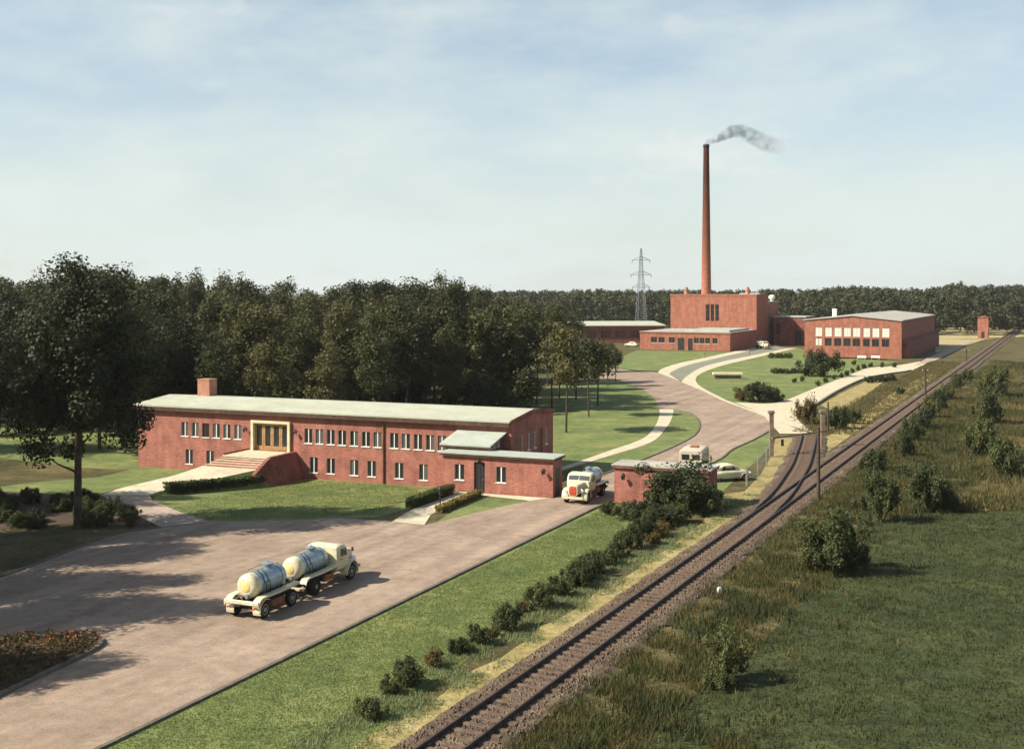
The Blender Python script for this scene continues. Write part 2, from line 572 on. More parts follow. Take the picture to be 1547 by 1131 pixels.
def tag(o, label, cat, group=None):
    o['label'] = label
    o['category'] = cat
    if group:
        o['group'] = group
    return o

def struct(o):
    o['kind'] = 'structure'
    return o

KIDS = {}
def copy_tree(o, loc=None, rz=None, label=None, group=None, scale=None):
    def rec(s, par):
        c = s.copy()
        COL.objects.link(c)
        c.parent = par
        for ch in s.children:
            rec(ch, c)
        return c
    c = rec(o, None)
    if loc is not None:
        c.location = loc
    if rz is not None:
        c.rotation_euler = (0, 0, rz)
    if scale is not None:
        c.scale = scale
    if label:
        c['label'] = label
    if group:
        c['group'] = group
    return c

# ------------------------------------------------------------------ ground
def axis(fine0, fine1, step, out):
    a = list(np.arange(fine0, fine1 + 1e-6, step))
    return [-x for x in reversed(out) if -x < fine0] + a + [x for x in out if x > fine1]

gx = axis(-64, 6, 2.0, [80, 120, 200, 350, 700, 1500, 5000])
gy = [-200, 0, 30, 50] + list(np.arange(62, 142 + 1e-6, 2.0)) + [160, 200, 260, 350, 500, 800, 1500, 3000, 7000]
verts = [(x, y, hgt(x, y)) for y in gy for x in gx]
nx = len(gx)
faces = [(j * nx + i, j * nx + i + 1, (j + 1) * nx + i + 1, (j + 1) * nx + i) for j in range(len(gy) - 1) for i in range(nx - 1)]
me = bpy.data.meshes.new('ground')
me.from_pydata(verts, [], faces)
me.materials.append(MAT('ground_grass'))
struct(obj('ground', me))

def gz(x, y):
    """height of the ground mesh (bilinear between its grid lines)"""
    if not (-64 <= x <= 6 and 62 <= y <= 142):
        return 0.0
    i, j = math.floor(x / 2) * 2, math.floor(y / 2) * 2
    fx, fy = (x - i) / 2, (y - j) / 2
    return (hgt(i, j) * (1 - fx) * (1 - fy) + hgt(i + 2, j) * fx * (1 - fy) + hgt(i, j + 2) * (1 - fx) * fy + hgt(i + 2, j + 2) * fx * fy)

def sheet(name, pts, z, mat, jitter=0.0, parent=None):
    """a polygon (world xy) laid on the ground z metres above it"""
    bm = bmesh.new()
    vs_ = [bm.verts.new((p[0], p[1], 0)) for p in pts]
    f = bm.faces.new(vs_)
    bmesh.ops.triangulate(bm, faces=[f])
    xs = [p[0] for p in pts]
    ys = [p[1] for p in pts]
    if min(xs) < 6 and max(xs) > -64 and min(ys) < 142 and max(ys) > 62:
        for x in np.arange(max(-64, math.ceil(min(xs) / 2) * 2), min(6, max(xs)) + 0.01, 2.0):
            bmesh.ops.bisect_plane(bm, geom=bm.verts[:] + bm.edges[:] + bm.faces[:], plane_co=(x, 0, 0), plane_no=(1, 0, 0))
        for y in np.arange(max(62, math.ceil(min(ys) / 2) * 2), min(142, max(ys)) + 0.01, 2.0):
            bmesh.ops.bisect_plane(bm, geom=bm.verts[:] + bm.edges[:] + bm.faces[:], plane_co=(0, y, 0), plane_no=(0, 1, 0))
    for v in bm.verts:
        v.co.z = gz(v.co.x, v.co.y) + z
    bmesh.ops.recalc_face_normals(bm, faces=bm.faces)
    if sum(f_.normal.z * f_.calc_area() for f_ in bm.faces) < 0:
        bmesh.ops.reverse_faces(bm, faces=bm.faces)
    me_ = bpy.data.meshes.new(name)
    bm.to_mesh(me_)
    bm.free()
    me_.materials.append(MAT(mat))
    return struct(obj(name, me_, parent))

def smooth_line(pts, n=6):
    """Catmull-Rom through points"""
    P = [Vector(p) for p in pts]
    out = []
    for i in range(len(P) - 1):
        p0, p1, p2, p3 = P[max(i - 1, 0)], P[i], P[i + 1], P[min(i + 2, len(P) - 1)]
        for k in range(n):
            t = k / n
            out.append(0.5 * ((2 * p1) + (p2 - p0) * t + (2 * p0 - 5 * p1 + 4 * p2 - p3) * t * t + (3 * p1 - p0 - 3 * p2 + p3) * t ** 3))
    out.append(P[-1])
    return [tuple(p) for p in out]

def GL(*pp):
    return [G(*p) for p in pp]

def strip(name, line, width, z0, z1, mat, parent=None, side=0):
    """a raised band (kerb) of rectangular section following a plan line"""
    mb = MB()
    secs = []
    for i, p in enumerate(line):
        a = Vector(line[max(i - 1, 0)])
        b = Vector(line[min(i + 1, len(line) - 1)])
        d = (b - a).normalized()
        nn = Vector((d.y, -d.x))
        l_ = Vector(p) - nn * width * (0.5 - side)
        r_ = Vector(p) + nn * width * (0.5 + side)
        zl, zr = gz(l_.x, l_.y), gz(r_.x, r_.y)
        secs.append([(l_.x, l_.y, zl + z0), (r_.x, r_.y, zr + z0), (r_.x, r_.y, zr + z1), (l_.x, l_.y, zl + z1)])
    mb.loft(secs)
    return mb.build(name, mat, parent)

# forecourt and drive up to the gate
gl = lambda ul, dl: fromU(ul, dl)
drive_r0 = G(350, 1035)
drive_r1 = G(905, 765)
dv = (Vector(drive_r1) - Vector(drive_r0)).normalized()
dr_b = Vector(drive_r0) - dv * ((drive_r0[1] - 28) / dv.y)
gate_l, gate_r = gl(0, 0), gl(-4.95, 0)
fore = [tuple(dr_b), (-52, 28), (-52, 62)] + smooth_line(GL((0, 872), (60, 850), (120, 826), (180, 806), (243, 797)), 4) + \
    smooth_line(GL((317, 789), (430, 786), (520, 783), (592, 788)), 4) + GL((641, 793)) + smooth_line(GL((700, 779), (750, 767), (797, 757)), 3) + \
    [gl(0.3, -0.25), gl(-0.15, -0.2), gl(-0.2, 2.2), gl(-5.0, 2.2), gl(-5.0, -0.6), drive_r1]
sheet('forecourt_road', fore, 0.02, 'road')
strip('kerb', [tuple(Vector(drive_r0) - dv * 22), tuple(Vector(drive_r0)), tuple(Vector(drive_r0).lerp(Vector(drive_r1), 0.5)), drive_r1, gl(-5.1, -0.6)], 0.2, -0.05, 0.11, 'kerb')['kind'] = 'structure'

# works yard road beyond the gate
yard_left = smooth_line([gl(-0.2, 2.0)] + GL((872, 728), (905, 719), (975, 693), (1020, 674), (1050, 657), (1057, 640), (1046, 626), (1018, 619)), 5)
yard_left2 = smooth_line(GL((996, 618), (985, 598), (959, 583), (931, 573), (905, 572), (860, 577)), 5)
yard_top = smooth_line(GL((860, 566), (926, 557), (962, 561), (994, 563), (1030, 577), (1062, 590), (1090, 604), (1155, 628), (1164, 640)), 5)
yard_right = smooth_line(GL((1164, 650), (1140, 664), (1107, 679), (1078, 699)) + [gl(-5.0, 6.0), gl(-5.0, 2.0)], 4)
sheet('yard_road', yard_left + yard_left2 + yard_top + yard_right, 0.02, 'road')
strip('kerb', yard_left[8:], 0.18, -0.05, 0.1, 'kerb')['kind'] = 'structure'
strip('kerb', yard_right, 0.18, -0.05, 0.1, 'kerb')['kind'] = 'structure'

# curving footpath from the gate to the yard bend
fp_l = smooth_line(GL((846, 706), (872, 698), (920, 681), (972, 662), (990, 643), (996, 628), (996, 618.5)), 5)
fp_r = smooth_line(GL((1018, 618.5), (1015, 632), (1006, 647), (984, 668), (920, 689), (874, 703), (847, 712)), 5)
sheet('footpath', fp_l + fp_r, 0.035, 'path')

# works lawns
sheet('lawn', GL((640, 640), (846, 709), (872, 700)) + yard_left[10:] + yard_left2[:14] + GL((905, 575), (860, 580), (780, 590), (700, 600), (640, 610)), 0.01, 'lawn')
sheet('lawn', yard_right[:-4] + GL((1092, 742), (1120, 716), (1150, 690), (1166, 672), (1166, 655)), 0.012, 'lawn')
sheet('lawn', GL((905, 551), (930, 543), (962, 529), (1104, 531.5), (1064, 541), (1022, 552), (990, 561), (962, 559), (926, 555)), 0.012, 'lawn')
# side road to the boiler house with pale borders
sr_l = smooth_line(GL((1012, 566), (1014, 562), (1034, 553), (1066, 545), (1128, 531), (1175, 523)), 5)
sr_r = smooth_line(GL((1190, 526), (1131, 538), (1092, 546), (1060, 555), (1038, 568), (1030, 576)), 5)
sheet('side_road', sr_l + sr_r, 0.03, 'side_road')
pl_l = smooth_line(GL((994, 563), (1000, 557), (1026, 548.5), (1064, 540.5), (1126, 527.5), (1172, 520.5)), 5)
sheet('footpath', pl_l + list(reversed(sr_l)) + GL((1028, 576)), 0.026, 'path')
pr_r = smooth_line(GL((1205, 525.5), (1134, 542), (1096, 551), (1066, 561), (1052, 570), (1056, 582), (1088, 600), (1108, 608.5), (1153, 625.5), (1190, 642), (1224, 655)), 5)
sheet('footpath', list(reversed(sr_r)) + pr_r + GL((1178, 655), (1164, 640), (1155, 629), (1090, 604.5), (1062, 590.5), (1030, 577.5)), 0.032, 'path')
# path and apron to the long works hall
ap_t = smooth_line(GL((1110, 608), (1133, 609), (1160, 610), (1186, 605), (1230, 587), (1281, 567.5), (1313, 555.5), (1350, 553), (1390, 546)), 5)
ap_b = smooth_line(GL((1400, 549), (1376, 560), (1344, 565), (1308, 572), (1268, 590), (1234, 611), (1203, 629), (1232, 655)), 5)
sheet('footpath', ap_t + ap_b + GL((1190, 642), (1153, 625.5)), 0.038, 'path')
strip('kerb', ap_b[5:-5], 0.35, -0.05, 0.22, 'kerb')['kind'] = 'structure'
# garden lawn between them
sheet('lawn', pr_r[:40] + ap_t[:36] + GL((1300, 556), (1360, 546), (1300, 542), (1220, 541), (1215, 528)), 0.012, 'lawn')
sheet('lawn', GL((1240, 612), (1270, 594), (1310, 575), (1345, 568), (1330, 580), (1295, 606), (1262, 622)), 0.012, 'dry_verge')
sheet('straw_field', GL((1412, 519), (1400, 508), (1395, 497), (1500, 493), (1600, 493), (1600, 505), (1490, 512), (1440, 527), (1414, 533)), 0.012, 'field_straw')
sheet('track_road', GL((1380, 553), (1402, 540), (1440, 525), (1462, 514), (1470, 514), (1450, 527), (1412, 545)), 0.04, 'path_red')

# front lawns of the office
sheet('lawn', [gl(9.4, 0.2), gl(9.4, 5.1), gl(27.2, 5.1), gl(27.2, -0.2)] + GL((236, 747), (230, 756), (262, 770), (317, 788.5)) +
      smooth_line(GL((317, 789), (430, 786), (520, 783), (566, 782)), 4) + [gl(8.2, -8.6), gl(7.9, -0.3)], 0.012, 'lawn')
sheet('lawn', GL((652, 793)) + smooth_line(GL((700, 779.5), (750, 767.5), (797, 757.3)), 3) + [gl(5.6, -1.2), gl(5.6, -3.0)], 0.012, 'lawn')
sheet('lawn', GL((0, 735), (60, 728), (150, 720)) + [gl(44.0, 5.1), gl(33.5, 5.1), gl(33.5, 0)] + GL((180, 737), (150, 747), (130, 752), (0, 760)), 0.012, 'lawn')
# lawn behind the office left end
sheet('lawn', [gl(60, 5), gl(45, 5), gl(45, 22), gl(60, 24)], 0.011, 'lawn')
sheet('lawn', [gl(82, -4), gl(43, 3), gl(43, 24), gl(82, 28)], 0.007, 'lawn')
# grass between drive and railway
sheet('lawn', [tuple(Vector(drive_r0) - dv * 22), drive_r0, drive_r1, gl(-5.1, -0.6), gl(-7.5, -0.7)] + GL((930, 782), (970, 790), (930, 828), (880, 862), (820, 905), (760, 950), (700, 1000), (600, 1080), (520, 1160)), 0.012, 'lawn')
# meadow in the lower right
sheet('meadow', GL((900, 1180), (1005, 1080), (1110, 1020), (1135, 985), (1190, 930), (1235, 890), (1262, 868), (1300, 830), (1320, 790), (1400, 776), (1497, 771), (1600, 768)) + [(70, 38), (40, 25), (8, 25)], 0.012, 'meadow')
# path to the gatehouse door
sheet('garden_path', [gl(7.75, -0.25), gl(5.95, -0.25), gl(5.75, -9.6)] + GL((641, 793), (592, 788)) + [gl(7.9, -8.6)], 0.028, 'path')
sheet('garden_path', [gl(5.9, -0.25), gl(0.2, -0.2)] + GL((800, 756.5)) + [gl(5.7, -1.15)], 0.024, 'path')

# ------------------------------------------------------------------ walls and windows
def wall(mb, p0, p1, z0, z1, holes=(), depth=0.16):
    """wall face from p0 to p1, outside on the right hand; holes = (s0, s1, z0, z1)"""
    p0, p1 = Vector(p0), Vector(p1)
    Ln = (p1 - p0).length
    d = (p1 - p0) / Ln
    nrm = Vector((d.y, -d.x))
    S = sorted({0.0, Ln} | {h[0] for h in holes} | {h[1] for h in holes})
    Z = sorted({z0, z1} | {h[2] for h in holes} | {h[3] for h in holes})
    P = lambda s, z, k=0.0: (p0.x + d.x * s - nrm.x * k, p0.y + d.y * s - nrm.y * k, z)
    for a, b in zip(S[:-1], S[1:]):
        for c, e in zip(Z[:-1], Z[1:]):
            ms, mz = (a + b) / 2, (c + e) / 2
            if any(h[0] < ms < h[1] and h[2] < mz < h[3] for h in holes):
                continue
            mb.poly([P(a, c), P(b, c), P(b, e), P(a, e)])
    for a, b, c, e in holes:
        mb.poly([P(a, c), P(a, e), P(a, e, depth), P(a, c, depth)])
        mb.poly([P(b, e), P(b, c), P(b, c, depth), P(b, e, depth)])
        mb.poly([P(a, c), P(a, c, depth), P(b, c, depth), P(b, c)])
        mb.poly([P(a, e), P(b, e), P(b, e, depth), P(a, e, depth)])
        mb.poly([P(a, c, depth), P(a, e, depth), P(b, e, depth), P(b, c, depth)])

WCACHE = {}
def window(parent, x, y, z, w_, h_, rz=0, nx_=2, nz_=1, frame='white_paint', pane='glass', sill=True, mull=0.1, fr=0.05, recess=0.09, sillmat='white_paint', panes_cols=None):
    """casement set in its opening: frame part with panes and sill as sub-parts"""
    key = (round(w_, 3), round(h_, 3), nx_, nz_, frame, mull, fr, recess)
    if key not in WCACHE:
        f = MB()
        y0, y1 = recess - 0.035, recess + 0.03
        f.box(-w_ / 2, -w_ / 2 + fr, y0, y1, 0, h_)
        f.box(w_ / 2 - fr, w_ / 2, y0, y1, 0, h_)
        f.box(-w_ / 2 + fr, w_ / 2 - fr, y0, y1, 0, fr * 1.3)
        f.box(-w_ / 2 + fr, w_ / 2 - fr, y0, y1, h_ - fr, h_)
        for k in range(1, nx_):
            xm = -w_ / 2 + w_ * k / nx_
            f.box(xm - mull / 2, xm + mull / 2, y0 - 0.01, y1, fr * 1.3, h_ - fr)
        for k in range(1, nz_):
            zm = h_ * k / nz_
            f.box(-w_ / 2 + fr, w_ / 2 - fr, y0, y1 - 0.004, zm - 0.025, zm + 0.025)
        fm = f.mesh('window')
        fm.materials.append(MAT(frame))
        g = MB()
        g.box(-w_ / nx_ / 2 + 0.004, w_ / nx_ / 2 - 0.004, recess, recess + 0.014, 0.01, h_ - 0.01)
        gm = g.mesh('pane')
        gm.materials.append(MAT(pane))
        s = MB()
        s.box(-w_ / 2 - 0.04, w_ / 2 + 0.04, -0.06, recess - 0.04, -0.07, -0.004)
        sm = s.mesh('sill')
        sm.materials.append(MAT(sillmat))
        WCACHE[key] = (fm, gm, sm)
    fm, gm, sm = WCACHE[key]
    o = obj('window', fm, parent, (x, y, z), rz)
    for k in range(nx_):
        po = obj('pane', gm, o, (-w_ / 2 + w_ * (k + 0.5) / nx_, 0, 0))
        if panes_cols and panes_cols[k % len(panes_cols)] != pane:
            pm = gm.copy()
            pm.materials[0] = MAT(panes_cols[k % len(panes_cols)])
            po.data = pm
    if sill:
        obj('sill', sm, o)
    return o

def wall_lamp(parent, x, y, z):
    """wrought iron bracket lantern on a wall that faces -y"""
    m = MB()
    m.box(x - 0.05, x + 0.05, y - 0.04, y, z - 0.05, z + 0.32)
    m.tube([(x, y - 0.02, z + 0.28), (x, y - 0.2, z + 0.42), (x, y - 0.36, z + 0.36)], 0.022, 6)
    br = m.build('wall_lamp', 'black_iron', parent)
    l_ = MB()
    l_.lathe([(0.05, -0.12), (0.14, 0.16), (0.15, 0.17), (0.17, 0.19), (0.03, 0.3), (0.02, 0.36)], (x, y - 0.36, z), n=6)
    l_.build('lantern', 'black_iron', br)

# ------------------------------------------------------------------ office building
RZ_OFF = math.atan2(-UD.y, -UD.x)
off = thing('office_building', 'long low red brick office building with pale roof, entrance steps and flat gate annex', 'building', (A0.x, A0.y, 0), RZ_OFF)
# local frame: x to the right along the front, y into the plot; main block front at y=YM
YM = 5.0
XR, XL = -5.57, -44.3
DM = 10.0
EZ, RZd = 5.02, 5.48
Mo = A0 + ND * YM
def ulm(px, dl=YM):
    return on_line(px, A0 + ND * dl, UD)
def mainY(ul, dl=YM):
    return (A0 + UD * ul + ND * dl).y

holes = []
wins = []
def addw(px, py0, py1, w_, dl=YM, lst=None, hl=None, x_off=XL):
    ul = ulm(px, dl)
    Y = mainY(ul, dl)
    return ul, zat(py1, Y), zat(py0, Y)

UPW, UPH = 0.80, 1.30
up_px = [279.3, 295.0, 310.8, 326.6, 342.6, 359.3, 465.8, 482.6, 499.5, 516.8, 535.0, 552.7, 570.3, 595.3, 613.0, 631.4, 649.9, 667.5]
uz = 2.38
for k, px in enumerate(up_px):
    wins.append((-ulm(px), uz, UPW, UPH, k))
lz = -0.22
for k, px in enumerate([285.8, 317.3, 474.0, 499.7, 535.0, 561.4, 602.9, 639.6]):
    wins.append((-ulm(px), lz, 0.84, 1.36, 100 + k))
pL, pR = -ulm(384), -ulm(436)
LZ = 1.48
for (x, z, ww, hh, k) in wins:
    holes.append((x - ww / 2 - XL, x + ww / 2 - XL, z, z + hh))
holes_m = holes + [(pL - XL, pR - XL, LZ, LZ + 2.5)]
m = MB()
wall(m, (XL, YM), (XR, YM), -1.4, EZ, holes_m, 0.2)
# right gable wall
GW = [(2.2, 0.62), (3.7, 0.62), (5.2, 0.62), (8.0, 0.62)]
wall(m, (XR, YM), (XR, YM + DM), -1.4, EZ, [(s, s + ww, 2.3, 3.7) for s, ww in GW] + [(6.4, 7.3, 1.5, 3.9)], 0.16)
m.poly([(XR, YM, EZ), (XR, YM + DM, EZ), (XR, YM + DM / 2, RZd)])
wall(m, (XR, YM + DM), (XL, YM + DM), -1.4, EZ)
wall(m, (XL, YM + DM), (XL, YM), -1.4, EZ)
m.poly([(XL, YM + DM, EZ), (XL, YM, EZ), (XL, YM + DM / 2, RZd)])
m.build('wall', 'brick', off)
for (x, z, ww, hh, k) in wins:
    dark = (k == 2)
    window(off, x, YM, z, ww, hh, frame='brown_frame' if dark else 'white_paint', mull=0.03 if dark else 0.075, fr=0.018, panes_cols=[('glass_curtain' if random.random() < 0.28 else 'glass'), ('glass_curtain' if random.random() < 0.28 else 'glass')])
for s, ww in GW:
    window(off, XR, YM + s + ww / 2, 2.3, ww, 1.4, rz=R(90), mull=0.06, fr=0.04, recess=0.07)
d_ = MB()
d_.box(-0.43, 0.43, 0.05, 0.11, 0.01, 2.38)
d_.build('side_door', 'brown_frame', off, loc=(XR, YM + 6.85, 1.5), rz=R(90))
# roof
fo, lo = 0.45, 0.35
def slope_z(y):
    return EZ + (RZd - EZ) * (1 - abs(y - (YM + DM / 2)) / (DM / 2))
rf = MB()
y0, y1, ym = YM - fo, YM + DM + fo, YM + DM / 2
th = 0.13
rf.xprism([(y0, slope_z(y0) + 0.09), (y0, slope_z(y0) + 0.09 + th), (ym, RZd + 0.1 + th), (y1, slope_z(y1) + 0.09 + th), (y1, slope_z(y1) + 0.09), (ym, RZd + 0.1)], XL - lo, XR + 0.02)
ro = rf.build('roof', 'roof_pale', off)
fb = MB()
fb.box(XL - lo + 0.01, XR - 0.01, y0 + 0.015, y0 + 0.1, slope_z(y0) - 0.27, slope_z(y0) + 0.1)
fb.box(XL - lo + 0.01, XR - 0.01, y0 + 0.1, YM - 0.003, slope_z(y0) + 0.04, slope_z(y0) + 0.10)
fb.build('eave_board', 'fascia', ro)
gb = MB()
gb.xprism([(YM - 0.25, slope_z(YM - 0.25) - 0.1), (YM - 0.25, slope_z(YM - 0.25) + 0.27), (ym, RZd + 0.28), (YM + DM + 0.1, slope_z(YM + DM) + 0.27), (YM + DM + 0.1, slope_z(YM + DM) - 0.1), (ym, RZd - 0.12)], XR + 0.025, XR + 0.11)
gb.build('verge_board', 'brick_dark', ro)
# roof chimney
xc = -on_line(314, A0 + ND * (ym + 0.4), UD)
ch = MB()
ch.box(xc - 0.78, xc + 0.62, ym - 0.2, ym + 1.0, RZd - 0.4, RZd + 1.75)
cho = ch.build('chimney', 'brick_pale', ro)
cp = MB()
cp.box(xc - 0.82, xc + 0.66, ym - 0.24, ym + 1.04, RZd + 1.753, RZd + 1.86)
cp.build('chimney_cap', 'brick_pale', off)
# down pipe
xp = -ulm(580)
dp = MB()
dp.tube([(xp, YM - 0.09, EZ - 0.1), (xp, YM - 0.09, -0.85)], 0.07, 8)
dp.box(xp - 0.1, xp + 0.1, YM - 0.2, YM - 0.01, EZ - 0.32, EZ - 0.08)
dp.build('downpipe', 'brown_frame', off)
# portal
pf = MB()
pw = 0.24
pf.box(pL - pw, pL + 0.02, YM - 0.22, YM + 0.6, LZ, LZ + 2.74)
pf.box(pR - 0.02, pR + pw, YM - 0.22, YM + 0.6, LZ, LZ + 2.74)
pf.box(pL + 0.02, pR - 0.02, YM - 0.22, YM + 0.6, LZ + 2.5, LZ + 2.74)
po = pf.build('portal_frame', 'cream_stone', off)
rec = YM + 0.15
n_d = 4
dw = (pR - pL - 0.04) / n_d
for k in range(n_d):
    xa = pL + 0.02 + dw * k
    lf = MB()
    lf.box(xa + 0.01, xa + 0.17, rec - 0.03, rec + 0.03, LZ + 0.01, LZ + 2.46)
    lf.box(xa + dw - 0.17, xa + dw - 0.01, rec - 0.03, rec + 0.03, LZ + 0.01, LZ + 2.46)
    lf.box(xa + 0.17, xa + dw - 0.17, rec - 0.03, rec + 0.03, LZ + 0.01, LZ + 0.42)
    lf.box(xa + 0.17, xa + dw - 0.17, rec - 0.03, rec + 0.03, LZ + 2.26, LZ + 2.46)
    lo_ = lf.build('entrance_door', 'oak_door', off)
    gp = MB()
    gp.box(xa + 0.16, xa + dw - 0.16, rec - 0.006, rec + 0.006, LZ + 0.41, LZ + 2.27)
    gp.build('pane', 'glass', lo_)
wall_lamp(off, -ulm(372), YM, 3.2)
wall_lamp(off, -ulm(447), YM, 3.2)
# landing, steps and battered cheek
sL, sR = -31.6, -26.9
yl = 1.05
ld = MB()
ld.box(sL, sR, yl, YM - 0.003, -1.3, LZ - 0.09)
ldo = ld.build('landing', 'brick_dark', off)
ls = MB()
ls.box(sL - 0.05, sR + 0.03, yl - 0.06, YM - 0.23, LZ - 0.088, LZ)
ls.build('landing_slab', 'path', ldo)
nst = 5
for k in range(nst):
    z1_ = LZ - 0.165 * (k + 1)
    st = MB()
    ya = yl - 0.3 * (k + 1)
    st.box(sL - 0.25 * (k + 1) + 0.1, sR, ya, ya + 0.297, -1.2, z1_ - 0.032)
    s_o = st.build('step', 'brick', off)
    tr = MB()
    tr.box(sL - 0.25 * (k + 1) + 0.07, sR + 0.004, ya - 0.02, ya + 0.29, z1_ - 0.03, z1_)
    tr.build('tread', 'path', s_o)
zb = LZ - 0.165 * nst
ybt = yl - 0.3 * nst
ck = MB()
prof = [(YM - 0.003, LZ + 0.08), (yl - 0.1, LZ + 0.08), (ybt - 0.2, zb + 0.1), (ybt - 0.9, zb - 0.25)]
n_ = len(ck.v)
topi = [(sR + 0.01, y, z) for y, z in prof]
topo = [(sR + 0.36, y, z) for y, z in prof]
foot = [(sR + 0.36 + (z + 1.0) * 0.42, y + (0 if i == 0 else -0.1), -1.0) for i, (y, z) in enumerate(prof)]
footi = [(sR + 0.01, y, -1.0) for y, z in prof]
ck.loft([[a, b, c, d] for a, b, c, d in zip(topi, topo, foot, footi)])
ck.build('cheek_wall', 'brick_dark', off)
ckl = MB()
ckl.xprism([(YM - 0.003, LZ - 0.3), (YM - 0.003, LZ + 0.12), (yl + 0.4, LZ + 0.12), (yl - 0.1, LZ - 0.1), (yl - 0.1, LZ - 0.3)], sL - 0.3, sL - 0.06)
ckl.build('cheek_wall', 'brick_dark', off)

# gate annex: flat roofed, in front of the main block
AL, AD, AH = -9.46, 2.1, 2.86
aw = []
for px in (693.9, 756.9):
    aw.append((-ulm(px, 0), 0.92, 0.84, 1.24))
dX0, dX1 = -ulm(716, 0), -ulm(732.5, 0)
m = MB()
ah = [(x - ww / 2 - AL, x + ww / 2 - AL, z, z + hh) for x, z, ww, hh in aw] + [(dX0 - AL, dX1 - AL, 0.02, 2.42)]
wall(m, (AL, 0), (0, 0), -1.2, AH, ah, 0.22)
wall(m, (0, 0), (0, AD), -0.3, AH, [(0.5, 1.5, 0.02, 2.2)], 0.12)
wall(m, (0, AD), (AL, AD), -0.3, AH)
wall(m, (AL, AD), (AL, 0), -1.2, AH)
m.build('annex_wall', 'brick', off)
for x, z, ww, hh in aw:
    window(off, x, 0, z, ww, hh, mull=0.09, fr=0.024)
dd = MB()
dd.box(dX0 + 0.01, dX1 - 0.01, 0.12, 0.18, 0.03, 2.4)
for q in range(1, 4):
    xq = dX0 + (dX1 - dX0) * q / 4
    dd.box(xq - 0.02, xq + 0.02, 0.095, 0.12, 0.08, 2.3)
do = dd.build('annex_door', 'black_iron', off)
hd = MB()
hd.tube([(dX1 - 0.14, 0.09, 1.05), (dX1 - 0.26, 0.07, 1.05)], 0.02, 6)
hd.build('door_handle', 'galvanised', do)
dl2 = MB()
dl2.lathe([(0.09, 0), (0.12, 0.1), (0.1, 0.2), (0.02, 0.26)], ((dX0 + dX1) / 2, -0.14, 2.44), n=8)
dl2.build('door_lamp', 'black_iron', off)
sd = MB()
sd.box(-0.06, -0.02, 0.51, 1.49, 0.03, 2.18)
sd.build('gate_side_door', 'black_iron', off)
ar = MB()
ar.box(AL - 0.25, 0.22, -0.3, AD + 0.25, AH + 0.16, AH + 0.25)
aro = ar.build('annex_roof', 'roof_zinc', off)
af = MB()
af.box(AL - 0.2, 0.17, -0.25, AD + 0.2, AH + 0.003, AH + 0.158)
af.build('roof_edge', 'fascia', aro)
wall_lamp(off, -ulm(822, 0), 0, 1.9)
# stair box between annex and main block
BL, BR, BY0 = -10.15, -6.35, 2.0
m = MB()
bz0, bz1 = 3.42, 4.05
def bwall(pts):
    m.poly(pts)
wall(m, (BL, BY0), (BR, BY0), 0, bz0, [(1.0, 1.75, 2.9 + 0.25, 3.38)] if False else [], 0.1)
m.poly([(BR, BY0, 0), (BR, YM, 0), (BR, YM, bz1), (BR, BY0, bz0)])
m.poly([(BL, YM, 0), (BL, BY0, 0), (BL, BY0, bz0), (BL, YM, bz1)])
m.build('stair_box_wall', 'brick_dark', off)
br_ = MB()
br_.xprism([(BY0 - 0.5, bz0 - 0.02), (BY0 - 0.5, bz0 + 0.1), (YM - 0.004, bz1 + 0.22), (YM - 0.004, bz1 + 0.1)], BL - 0.35, BR + 0.4)
bro = br_.build('stair_box_roof', 'roof_zinc', off)
bf = MB()
bf.box(BL - 0.3, BR + 0.35, BY0 - 0.46, BY0 - 0.38, bz0 - 0.18, bz0 - 0.01)
bf.build('roof_edge', 'fascia', bro)
for s in (0.45, 1.25, 2.05):
    window(off, BR, BY0 + s, 3.05 + 0.05, 0.5, 0.55, rz=R(90), recess=0.0, sill=False, mull=0.04, fr=0.03)

# ramped entrance path with grass banks
pz = zb - 0.0
rl = [(gl(29.9, 1.05 - 0.3 * nst + 0.02), pz, 3.0)]
c1 = Vector(gl(29.8, ybt))
def seg(px, py, z, hw):
    return (G(px, py, z), z, hw)
ramp_l = [(Vector(gl(32.7, ybt)), pz)] + [(Vector(G(px, py, z)), z) for px, py, z in ((262, 718, 0.42), (215, 729, 0.22), (178, 738, 0.08), (153, 747.5, 0.035))]
ramp_r = [(Vector(gl(27.0, ybt)), pz)] + [(Vector(G(px, py, z)), z) for px, py, z in ((320, 724, 0.42), (270, 735, 0.22), (242, 741.5, 0.08), (226, 747.5, 0.035))]
mb = MB()
secs = []
for (l_, z1), (r_, z2) in zip(ramp_l, ramp_r):
    secs.append([(l_.x, l_.y, z1), (r_.x, r_.y, z2), (r_.x, r_.y, -1.2), (l_.x, l_.y, -1.2)])
mb.loft(secs)
struct(mb.build('entrance_path', 'path'))
mb = MB()
for (l_, z1), (r_, z2) in zip(ramp_l, ramp_r):
    pass
sec_r, sec_l = [], []
for i, ((l_, z1), (r_, z2)) in enumerate(zip(ramp_l, ramp_r)):
    d = (r_ - l_).normalized()
    k = 0.25 + z1 * 2.0
    sec_r.append([(r_.x + d.x * 0.004, r_.y + d.y * 0.004, z2 - 0.02), (r_.x + d.x * k, r_.y + d.y * k, gz(r_.x, r_.y) - 0.05), (r_.x + d.x * 0.004, r_.y + d.y * 0.004, -1.3)])
    sec_l.append([(l_.x - d.x * 0.004, l_.y - d.y * 0.004, z1 - 0.02), (l_.x - d.x * k, l_.y - d.y * k, gz(l_.x, l_.y) - 0.05), (l_.x - d.x * 0.004, l_.y - d.y * 0.004, -1.3)])
mb = MB()
mb.loft(sec_r)
struct(mb.build('grass_bank', 'lawn'))
mb = MB()
mb.loft(sec_l)
struct(mb.build('grass_bank', 'lawn'))
